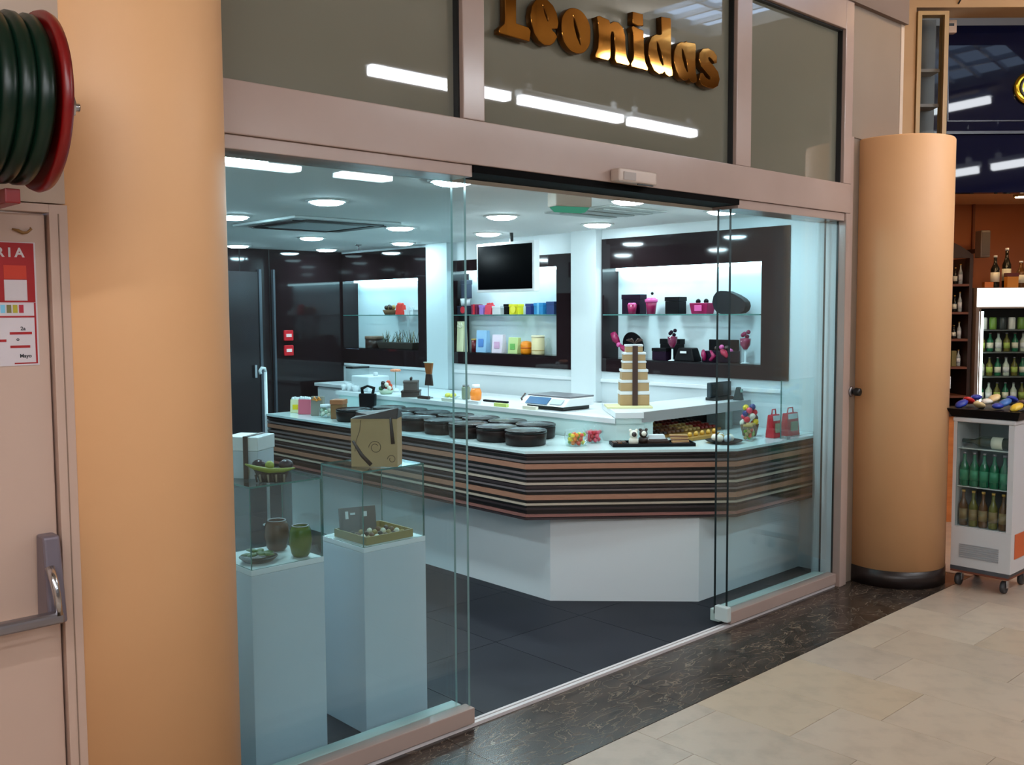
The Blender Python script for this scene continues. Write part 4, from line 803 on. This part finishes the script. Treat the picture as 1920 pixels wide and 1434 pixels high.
# wall sockets, post
for i, z in enumerate((1.383,1.241)):
    so = thing('alarm_box', 'red square panel on the dark back wall, %s of the two' % ['upper','lower'][i], 'panel', (4.782,5.43,z)); MB().box(-.05,.05,-.02,-.0005,-.05,.05).build('plate', cm('alarm_red',(220,16,34),.4), so, .012, 3); MB().box(-.028,.028,-.0235,-.0205,-.014,.016).build('white_mark', em('panel_mark', (1,.9,.9), .9), so)
gt = thing('gate_post', 'slim white post with hooked top at the far end of the counter', 'post', (3.625,3.775,0)); MB().lathe([(.045,.0005),(.045,.008),(.012,.012)], 16).build('foot', M_white, gt); MB().tube([(0,0,.01),(0,0,1.16)], .012, 10).build('tube', M_white, gt); MB().tube([(0,0,1.16),(-.005,.0,1.185),(-.03,.0,1.19),(-.045,0,1.17),(-.04,0,1.145)], .012, 8).build('hook', M_white, gt)

# ================================================================== PEDESTALS AND CASES BY THE WINDOW
M_ped = pm('pedestal_white', srgb(196,206,214), .25)
def pedestal(label, x0, x1, y0, y1):
    t = thing('pedestal', label, 'pedestal', ((x0+x1)/2,(y0+y1)/2,0), 0, 'white window pedestals'); w, d = (x1-x0)/2, (y1-y0)/2
    MB().box(-w,w,-d,d,.0005,.70).build('plinth', M_ped, t, .002); MB().box(-w,w,-d,d,.7005,.72).build('top_board', M_white, t, .002)
def glass_case(label, x0, x1, y0, y1, z0, z1):
    t = thing('glass_case', label, 'glass case', (0,0,0), 0, 'glass display cases'); e = .005
    gbox('front_pane', x0,x1,y0,y0+e,z0,z1-.0065, t); gbox('back_pane', x0,x1,y1-e,y1,z0,z1-.0065, t)
    gbox('side_pane', x0,x0+e,y0+e,y1-e,z0,z1-.0065, t); gbox('side_pane', x1-e,x1,y0+e,y1-e,z0,z1-.0065, t)
    gbox('top_pane', x0,x1,y0,y1,z1-.006,z1, t)
pedestal('white pedestal nearest the orange column, vases in its glass case', 1.585,1.873,.2,.488)
pedestal('white pedestal nearer the entrance, gold tray in its glass case', 2.045,2.337,.2,.492)
glass_case('glass case over the two vases', 1.587,1.871,.202,.486,.7205,1.009)
glass_case('glass case over the gold chocolate tray', 2.047,2.335,.202,.490,.7205,1.009)
def vase(label, loc, r, h, mat):
    t = thing('vase', label, 'vase', loc); MB().lathe([(r*.62,0),(r*.8,h*.1),(r,h*.5),(r*.9,h*.85),(r*.72,h),(r*.64,h),(r*.75,h*.85),(r*.6,.01),(.001,.008)], 28).build('vase_body', mat, t); MB().lathe([(r*.725,h*.99),(r*.74,h*1.01),(r*.63,h*1.01),(r*.64,h*.985)], 28, cap=False).build('rim', M_steel, t)
vase('green glazed chocolate vase in the left glass case', (1.815,.262,.7207), .042, .112, pm('green_glaze', srgb(104,116,26), .18, noise=(6, srgb(78,92,24), .35, .65)))
vase('brown glazed vase behind the green vase', (1.80,.405,.7207), .047, .112, pm('brown_glaze', srgb(104,72,58), .18, noise=(6, srgb(84,58,50), .35, .65)))
p = thing('leaf_plate', 'dark plate with green leaf shapes in the left glass case', 'plate', (1.672,.31,.7207)); MB().lathe([(.05,0),(.068,.016),(.062,.018),(.001,.008)], 24).build('plate', cm('dark_plate',(40,46,44),.3), p)
for k in range(7): m_ = MB().ball(.026, (0,0,0), 8, 5, .22); m_.xf(Matrix.Translation((.030*math.cos(k*.9),.030*math.sin(k*.9),.024+.004*(k % 3))) @ Matrix.Rotation(k*.9,4,'Z') @ Matrix.Diagonal((1.2,.6,1,1))); m_.build('leaf', cm('leaf_green',(84,112,44),.4), p)
ctop = 1.0092
wbx = thing('gift_box', 'white gift box with dark ribbon on the left glass case', 'box', (1.70,.41,ctop), math.radians(33)); MB().box(-.06,.06,-.066,.066,0,.10).build('body', M_ped, wbx, .003); MB().box(-.063,.063,-.069,.069,.1005,.15).build('lid', M_white, wbx, .003); MB().box(-.0665,-.0635,-.03,-.012,0,.1525).box(-.0665,.0665,-.03,-.012,.1505,.1525).build('ribbon', M_brown, wbx)
lb = thing('leaf_basket', 'dark basket with green leaf rim before the white gift box', 'basket', (1.70,.25,ctop), math.radians(47)); MB().lathe([(.035,0),(.052,.045),(.048,.045),(.03,.004)], 20, sx=.7, sy=1.25).build('basket_body', cm('dark_bark',(48,40,36),.7), lb)
for k in range(8): MB().tube([(-.034,-.05+.0135*k,.004),(-.040,-.052+.0142*k,.03)], [.003,.004], 5).build('bark_strip', [cm('bark_pale',(150,140,124),.7), cm('dark_bark',(48,40,36))][k % 2], lb)
MB().tube([(-.03,.085,.066),(-.04,.05,.055),(-.045,.0,.046),(-.04,-.05,.046),(-.02,-.085,.05)], [.003,.008,.010,.008,.003], 8).build('leaf_rim', cm('leaf_lime',(130,140,40),.4), lb)
MB().ball(.016, (-.03,.0,.062), 10, 6).build('fruit', cm('leaf_lime2',(150,160,60),.4), lb)
for y in (-.05,.045): MB().ball(.026, (0,y,.058), 10, 6, .8).build('dark_fruit', cm('aubergine',(40,20,34),.3), lb)
ca = thing('carton', 'cream printed carton with brown ribbon on the right glass case', 'carton', (2.175,.29,ctop), math.radians(42)); M_carton = pm('cream_carton', srgb(196,158,114), .6, noise=(8, srgb(188,150,106), .35, .65))
MB().box(-.045,.045,-.09,.09,0,.185).build('body', M_carton, ca, .002)
MB().add([(-.046,-.091,.1855),(.046,-.091,.1855),(.046,.091,.1855),(-.046,.091,.1855),(-.02,-.091,.225),(.046,-.091,.20),(.046,.091,.20),(-.02,.03,.20)], [(0,3,2,1),(4,5,6,7),(0,1,5,4),(1,2,6,5),(2,3,7,6),(3,0,4,7)]).build('top_flap', M_brown, ca, .002)
for (y0_, z0_, y1_, z1_, w_) in ((.082,.10,.012,.004,.008),(-.066,.19,-.074,.085,.007)):
    b_ = MB(); b_.tube([(-.0475,y0_,z0_),(-.0485,(y0_+y1_)/2,(z0_+z1_)/2-.008),(-.0475,y1_,z1_+.004)], [w_*.7,w_,w_*1.1], 6); b_.v = [(-.0475+(v[0]+.0475)*.18, v[1], v[2]) for v in b_.v]; b_.build('ribbon', M_brown, ca)
def swirl(cy, cz, r, turns): return [(-.0456, cy+r*(1-.55*i/24)*math.cos(i*turns*2*PI/24), cz+r*(1-.55*i/24)*math.sin(i*turns*2*PI/24)) for i in range(25)]
for cy, cz, r, tn in ((-.005,.075,.026,1.4),(-.068,.03,.017,1.1)): MB().tube(swirl(cy,cz,r,tn), .0012, 5).build('swirl_print', cm('print_tan',(96,66,40),.6), ca)
MB().tube([(-.0456,.05,.18),(-.0456,.055,.14),(-.0456,.07,.10),(-.0456,.075,.06)], .0012, 5).build('swirl_print', cm('print_tan',(128,104,62)), ca)
gt2 = thing('chocolate_box', 'open gold tray of chocolates with brown lid propped up behind', 'chocolate box', (2.185,.335,.7207), 0); M_gt = cm('gold_card',(160,134,78),.5)
MB().box(-.105,.105,-.105,.105,0,.006).box(-.11,.11,-.11,-.1045,0,.03).box(-.11,.11,.1045,.11,0,.03).box(-.11,-.1045,-.1045,.1045,0,.03).box(.1045,.11,-.1045,.1045,0,.03).build('tray', M_gt, gt2)
m_ = MB().box(-.075,.075,-.004,.004,0,.10); m_.xf(Matrix.Translation((-.02,.075,.0075)) @ Matrix.Rotation(math.radians(-18),4,'Z') @ Matrix.Rotation(-.2,4,'X')); m_.build('lid', cm('taupe_lid',(92,80,78),.4), gt2, .002)
for k, (a_, b2, w_, h_) in enumerate([(-.05,.055,.012,.03),(-.03,.07,.02,.008),(.02,.06,.018,.02)]):
    m_ = MB().box(a_,a_+w_,-.0052,-.0044,b2,b2+h_); m_.xf(Matrix.Translation((-.02,.075,.0075)) @ Matrix.Rotation(math.radians(-18),4,'Z') @ Matrix.Rotation(-.2,4,'X')); m_.build('white_print', M_white, gt2)
for k in range(20): MB().ball(.011, (-.08+.04*(k % 5), -.08+.036*(k//5), .018), 8, 5).build('chocolate', [M_gt, M_choc, cm('milk_choc',(104,66,40)), M_wchoc][(k*7) % 4], gt2)

# ================================================================== SMALL DISPLAY FRIDGE IN THE MALL
fr = thing('display_fridge', 'small white wheeled display fridge with drinks by the right column', 'fridge', (5.66,-.63,0), 0)
M_fw = pm('fridge_white', srgb(206,204,206), .35)
MB().box(0,.34,-.155,.165,.085,.098).build('wood_base', cm('red_wood',(110,52,30),.5), fr, .003)
for x in (.04,.30):
    for y in (-.12,.13): 
        w_ = MB().lathe([(.012,-.012),(.034,-.012),(.036,0),(.034,.012),(.012,.012)], 16, (x,y,.0365), axis='y').build('wheel', cm('wheel_grey',(60,58,60),.5), fr); MB().box(x-.015,x+.015,y-.022,y-.017,.036,.0845).box(x-.015,x+.015,y-.022,y+.022,.08,.0845).build('fork', M_chrome, w_)
MB().box(0,.34,-.165,-.135,.3505,.955).box(0,.34,.145,.165,.3505,.955).box(.31,.34,-.1345,.1445,.3505,.955).build('cabinet_frame', M_fw, fr)
MB().box(0,.34,-.165,.165,.12,.35).box(.0,.34,-.1345,.1445,.3505,.3555).build('machine_box', M_fw, fr, .004)
MB().box(-.006,.346,-.170,.170,.9555,.982).build('top', M_fw, fr, .01, 3)
MB().box(0,.34,-.155,.165,.0985,.1195).build('foot_grille', cm('grille_dark',(70,70,76),.5), fr)
for k in range(7): MB().box(-.004,-.0005,-.10,.115,.175+.012*k,.182+.012*k).build('vent_slat', cm('vent_slat',(150,150,154),.5), fr)
gbox('front_glass', .002,.006,-.1345,.1445,.356,.9545, fr)
for z in (.58,.80): MB().box(.02,.30,-.134,.144,z,z+.006).build('shelf', cm('pale_shelf',(200,206,204),.3), fr)
def bottle(name, label, loc, r, h, mat, labmat, capmat, group, rz=0, parts=True, cat='bottle'):
    t = thing(name, label, cat, loc, rz, group)
    MB().lathe([(r*.9,0),(r,h*.04),(r,h*.58),(r*.45,h*.74),(r*.36,h*.80),(r*.36,h*.94)], 14).build('bottle_body', mat, t)
    if parts:
        MB().lathe([(r*1.02,h*.18),(r*1.02,h*.48)], 14).build('paper_label', labmat, t); MB().lathe([(r*.42,h*.9405),(r*.42,h)], 10).build('cap', capmat, t)
    return t
M_green = cm('green_bottle',(24,104,70),.15); M_amber = cm('amber_bottle',(96,62,30),.15); M_olive = cm('olive_bottle',(104,100,40),.15); M_dk = cm('dark_bottle',(22,26,22),.12)
for i in range(5): bottle('bottle', 'green glass bottle on the middle shelf of the display fridge, %s from the left' % ORD[i], (5.70,-.63+.115-.055*i,.5865), .025, .195, M_green, cm('green_label',(60,140,104),.5), M_steel, 'green bottles in the display fridge')
for i in range(5): bottle('bottle', 'brown glass bottle at the bottom of the display fridge, %s from the left' % ORD[i], (5.70,-.63+.115-.055*i,.356), .024, .205, [M_amber, M_olive][i % 2], cm('tan_label',(140,116,76),.5), cm('gold_cap',(190,150,70),.3), 'brown bottles in the display fridge')
bt = thing('bottle', 'wine bottle lying on the top shelf of the display fridge', 'bottle', (5.72,-.63,.842)); MB().lathe([(.032,-.13),(.035,-.12),(.035,.03),(.014,.07),(.013,.135)], 16, axis='y').build('bottle_body', cm('wine_green',(40,44,22),.15), bt); MB().lathe([(.0355,-.09),(.0355,-.03)], 16, axis='y').build('paper_label', M_lab, bt)
MB().box(.30,.3095,-.13,.14,.36,.95).build('inner_back', cm('fridge_inner',(120,120,116),.4), fr)
MB().box(.05,.28,-.1655,-.168,.20,.34).build('side_sticker', cm('orange_sticker',(206,96,50),.5), fr)
ty = thing('snack_tray', 'shallow black tray on top of the small white fridge', 'tray', (5.66,-.63,.9823)); MB().taper(.34,.36,.40,.40,0,.05, cx=.17).build('tray', M_blackcard, ty, .004); 
snc = [((40,60,160),'blue'),((236,206,150),'cream'),((40,60,160),'blue'),((230,190,60),'yellow'),((206,40,40),'red'),((240,236,226),'white'),((60,110,180),'light blue'),((90,60,60),'brown')]
for i in range(12):
    c, n_ = snc[i % 8]; m_ = MB().ball(.041, (0,0,0), 10, 6, .42); m_.xf(Matrix.Rotation(.35*((i*5) % 3-1),4,'Y') @ Matrix.Diagonal((1.25,.75,1,1)))
    tag(m_.build('snack_packet', cm('wrapper_'+n_.replace(' ','_'), c, .3), None, loc=(5.72+.105*(i//4), -.63+.15-.1*(i % 4), 1.032+.022+.012*(i//4)), rz=(i % 3-1)*.15), '%s wrapped snack packet on the black tray, %s row, %s from the left' % (n_, ['front','middle','back'][i//4], ORD[i % 4]), 'packet', 'snack packets on the black tray')

# ================================================================== NEIGHBOURING SHOP (front runs at an angle)
RZ2 = -YAW
def S2(u, d, z=0.0): return (CAM.x+u*math.cos(YAW)+d*math.sin(YAW), CAM.y-u*math.sin(YAW)+d*math.cos(YAW), z)
M_tan = pm('tan_wall', srgb(186,146,100), .6, noise=(2, srgb(178,138,94), .3, .7)); M_navy = pm('navy_gloss_fascia', srgb(12,14,38), .03, spec=.22)
M_brwall = pm('terracotta_wall', srgb(150,84,44), .6)
n = thing('wall_neighbour', 'tan pilaster and beam framing the neighbouring shop front', 'wall', S2(0,0), RZ2, kind='structure')
MB().box(2.50,2.692,6.62,6.85,0,3.6).build('pilaster', M_tan, n); MB().box(2.50,6.0,6.66,6.9,3.6,CZ).build('beam', M_tan, n)
n2 = thing('window_2', 'narrow dark display window with brass frame beside the navy sign', 'window', S2(0,0), RZ2, kind='structure')
M_brass = cm('brass_frame',(168,132,76),.35)
MB().box(2.695,2.722,6.60,6.68,2.2,3.56).box(2.872,2.90,6.60,6.68,2.2,3.56).box(2.722,2.872,6.60,6.68,3.535,3.56).build('frame', M_brass, n2)
gbox('pane', 2.722,2.872,6.635,6.641,2.2,3.535, n2); MB().box(2.695,2.90,6.80,6.82,2.2,3.56).build('back_board', cm('dark_window',(40,34,30),.4), n2)
for z in (2.74,2.95,3.18): MB().box(2.722,2.872,6.66,6.80,z,z+.02).build('shelf', cm('window_shelf',(110,96,90),.5), n2)
def TLT(m): return m.xf(Matrix.Translation((0,0,2.42)) @ Matrix.Rotation(-.049,4,'X') @ Matrix.Translation((0,0,-2.42)))
f2 = thing('fascia_sign', 'glossy navy fascia of the neighbouring shop with gold emblem', 'sign', S2(0,7.0), RZ2)
TLT(MB().box(2.965,6.0,0,.06,2.42,3.595)).build('fascia_board', M_navy, f2)
M_nf = cm('navy_frame',(34,34,50),.25); TLT(MB().box(3.09,3.098,-.006,-.0005,2.92,3.59).box(3.098,6.0,-.006,-.0005,2.92,2.928).box(2.98,6.0,-.02,-.0005,2.83,2.85)).build('fascia_bead', M_nf, f2)
TLT(MB().lathe([(.0001,-.03),(.10,-.028),(.118,-.02),(.12,-.0005)], 40, (3.675,0,3.15), axis='y')).build('emblem', pm('bright_gold', srgb(226,186,60), .15, metal=1.0), f2); TLT(MB().lathe([(.07,-.034),(.09,-.034),(.09,-.0285),(.07,-.0285)], 32, (3.675,0,3.15), axis='y', cap=False)).build('emblem_ring', cm('emblem_dark',(40,28,10),.3), f2); TLT(MB().box(3.62,3.73,-.036,-.0345,3.12,3.17)).build('emblem_bar', cm('emblem_dark',(40,28,10)), f2)
lsp = thing('alarm_sounder', 'small beige alarm box at the top corner of the navy fascia', 'alarm', S2(3.05,6.98,3.555), RZ2); MB().box(-.05,.05,-.05,-.0005,-.045,.042).build('housing', cm('beige_box',(196,164,140),.5), lsp, .005); MB().box(-.03,.03,-.053,-.0505,.0,.018).build('slot', M_black, lsp)
tag(MB().tube([(2.98,6.65,3.62),(3.02,6.64,3.70),(3.0,6.64,3.78),(3.03,6.645,3.88)], .006, 6).build('loose_cable', M_black, None, loc=S2(0,0), rz=RZ2), 'loose dark cable hanging above the navy fascia', 'cable')
# room of the neighbouring shop
tag(MB().box(2.7,6.3,9.5,9.6,0,2.6).build('wall_neighbour_back', M_brwall, None, loc=S2(0,0), rz=RZ2), 'terracotta back wall of the neighbouring shop', 'wall', kind='structure')
tag(MB().box(2.6,2.7,6.9,9.6,0,2.6).build('wall_neighbour_left', M_brwall, None, loc=S2(0,0), rz=RZ2), 'terracotta left wall of the neighbouring shop', 'wall', kind='structure')
tag(MB().box(2.6,6.3,7.0605,9.6,2.6,2.7).build('ceiling_neighbour', cm('peach_ceiling',(226,176,128),.7), None, loc=S2(0,0), rz=RZ2), 'peach ceiling of the neighbouring shop', 'ceiling', kind='structure')
MB_ = [(3.25,7.15),(3.75,7.15),(4.25,7.15),(3.35,7.6),(4.05,7.6),(3.6,8.7),(4.5,8.7),(5.2,7.6)]
for i, (u, d) in enumerate(MB_):
    t = thing('spotlight', 'warm ceiling spotlight in the neighbouring shop, %s in view' % ORD[i], 'ceiling light', S2(u,d,2.6), 0, 'warm spots of the neighbouring shop'); MB().lathe([(.05,-.02),(.065,-.022),(.07,-.0005)], 20).build('ring', M_brass, t); MB().lathe([(.049,-.026),(.049,-.012)], 20).build('lens', M_emwarm, t)
# wall panel board
tag(MB().box(4.44,4.46,9.47,9.4995,1.9,2.6).build('trim_3', cm('terracotta_dark',(112,58,30),.6), None, loc=S2(0,0), rz=RZ2), 'dark vertical batten on the terracotta wall', 'trim', kind='structure')
# low wooden counter
wc = thing('wooden_counter', 'orange wood counter low behind the small fridge', 'counter', S2(0,0), RZ2); M_ow = pm('orange_wood', srgb(206,124,62), .4, noise=(6, srgb(190,108,50), .35, .65, 6, (1,1,6)))
MB().box(2.75,4.6,7.25,7.6,.0005,.80).build('counter_body', M_ow, wc); MB().box(2.73,4.62,7.22,7.63,.8005,.84).build('counter_top', cm('dark_top',(44,32,28),.3), wc, .004)
# dark shelving with bottles
sh = thing('shelving', 'dark wooden shelf unit of bottles in the neighbouring shop', 'shelf unit', S2(0,0), RZ2); M_shw = cm('dark_shelf_wood',(52,32,24),.5)
MB().box(3.545,3.575,8.75,9.15,.0005,2.05).box(4.085,4.115,8.75,9.15,.0005,2.05).build('upright', M_shw, sh); MB().box(3.575,4.085,9.13,9.15,.0005,2.05).build('back', cm('dark_shelf_back',(30,20,18),.6), sh)
for z in (.5,.80,1.06,1.31,1.55,1.80): MB().box(3.575,4.085,8.75,9.13,z,z+.02).build('shelf_board', cm('shelf_edge',(110,62,40),.5), sh)
arch = [(3.545,2.0505),(4.115,2.0505)]+[(4.115-.57*i/10, 2.0505+.16*math.sin(PI*(i+.6)/11.5)) for i in range(11)]
m_ = MB().prism(arch, 8.75, 8.80); m_.v = [(v[0], v[2], v[1]) for v in m_.v]; m_.build('arched_top', M_shw, sh)
k = 0
for zi, z in enumerate((1.08,1.33,1.57,1.82)):
    for j in range(4):
        u = 3.91+.047*j
        if z == 1.08 and j in (1,2):
            gift_box('spirit_box', 'olive bottle carton on the dark shelf unit, %s of two' % ORD[j-1], S2(u,8.85,z+.001), (.042,.042,.14), cm('olive_card',(120,110,60)), rz=RZ2, lid=False); continue
        bottle('bottle', '%s bottle on the dark shelf unit, shelf %s from below, %s from the left' % (['dark','amber','olive','clear'][(k*3) % 4], ORD[zi], ORD[j]), S2(u,8.85,z+.001), .018, .15+.03*(j % 2)-(.03 if z < 1.5 else 0), [M_dk, M_amber, M_olive, cm('pale_bottle',(170,180,180),.2)][(k*3) % 4], [M_lab, M_white][k % 2], cm('gold_cap',(190,150,70)), 'bottles on the dark shelf unit'); k += 1
# speaker + tall cooler
spk = thing('loudspeaker', 'grey wall loudspeaker above the drinks cooler', 'loudspeaker', S2(4.41,9.2,2.075), RZ2); MB().box(-.045,.045,-.06,.06,0,.25).build('speaker_body', cm('speaker_grey',(104,92,88),.4), spk, .01); MB().box(-.035,.035,-.064,-.0605,.02,.23).build('speaker_grille', cm('speaker_mesh',(80,72,70),.6), spk); MB().box(-.02,.02,.0605,.295,.05,.09).build('wall_arm', M_black, spk)
co = thing('drinks_cooler', 'tall glass drinks cooler with lit white header in the neighbouring shop', 'cooler', S2(4.55,8.7,0), RZ2)
M_cs = cm('cooler_steel',(130,118,110),.35)
MB().box(-.42,-.39,0,.6,.06,1.6).box(.39,.42,0,.6,.06,1.6).box(-.39,.39,.57,.6,.06,1.6).box(-.42,.42,0,.6,.0005,.06).build('cooler_body', M_cs, co); MB().box(-.42,.42,0,.6,1.6005,1.785).build('header_box', M_cs, co); MB().box(-.415,.415,-.006,-.0005,1.615,1.78).build('lit_header', em('header_glow',(1,.97,.92),2.2), co)
MB().box(-.375,-.345,.012,.03,.12,1.575).build('light_tube', em('cooler_tube',(.9,1,.95),5.0), co); MB().box(-.388,-.38,-.012,-.0005,.07,1.595).box(.38,.388,-.012,-.0005,.07,1.595).build('door_frame', M_cs, co)
MB().box(-.389,.389,.55,.569,.061,1.599).build('inner_back', cm('cooler_back',(30,40,40),.4), co)
for z in (.25,.5,.75,.98,1.2,1.4): MB().box(-.385,.385,.05,.54,z,z+.01).build('wire_shelf', cm('wire_grey',(90,96,96),.4), co)
gbox('door_glass', -.38,.38,-.008,-.003,.07,1.595, co)
cidx = 0
for zi, z in enumerate((.75,.98,1.2)):
    for j in range(7):
        bottle('bottle', '%s drink in the tall cooler, shelf %s, %s from the left' % (['green','pale','olive'][cidx % 3], ['low','middle','high'][zi], ORD[j]), S2(4.55-.29+.075*j,8.85,z+.0105), .028, .17, [M_green, cm('pale_drink',(196,206,190),.3), M_olive][cidx % 3], [M_lab, cm('lime_label',(170,190,90),.5), M_white][(cidx*2) % 3], M_steel, 'drinks in the tall cooler', parts=True); cidx += 1
for j in range(6): tag(MB().lathe([(.03,0),(.032,.01),(.032,.10),(.026,.11)], 14).build('drink_can', [cm('can_white',(220,224,220),.3), cm('can_green',(110,150,60),.3), cm('can_dark',(40,50,50),.3)][j % 3], None, loc=S2(4.27+.085*j,8.85,1.4105)), '%s drink can on the top shelf of the tall cooler, %s from the left' % (['white','green','dark'][j % 3], ORD[j]), 'can', 'cans in the tall cooler')
# bottles on top of the cooler
for j, (u, hh, nm, mt) in enumerate([(4.367,.29,'dark square-shouldered bottle with white label',M_dk),(4.50,.36,'tallest dark bottle with white top',M_dk),(4.60,.24,'dark bottle with cream label',M_amber),(4.72,.30,'dark bottle furthest right',M_dk)]):
    bottle('bottle', nm+' on top of the drinks cooler', S2(u,8.86+.06*(j == 1),1.7858), .038, hh, mt, M_lab, M_white, 'bottles on top of the drinks cooler')
gift_box('spirit_box', 'amber spirit carton between the bottles on the cooler', S2(4.475,8.78,1.7858), (.06,.10,.13), cm('amber_card',(206,134,40)), rz=RZ2+PI/2, lid=True, lidmat=cm('maroon_card',(96,28,22)))
gift_box('spirit_box', 'low orange carton at the left on top of the cooler', S2(4.275,8.80,1.7858), (.05,.08,.05), cm('orange_card',(200,110,40)), rz=RZ2+PI/2, lid=False)
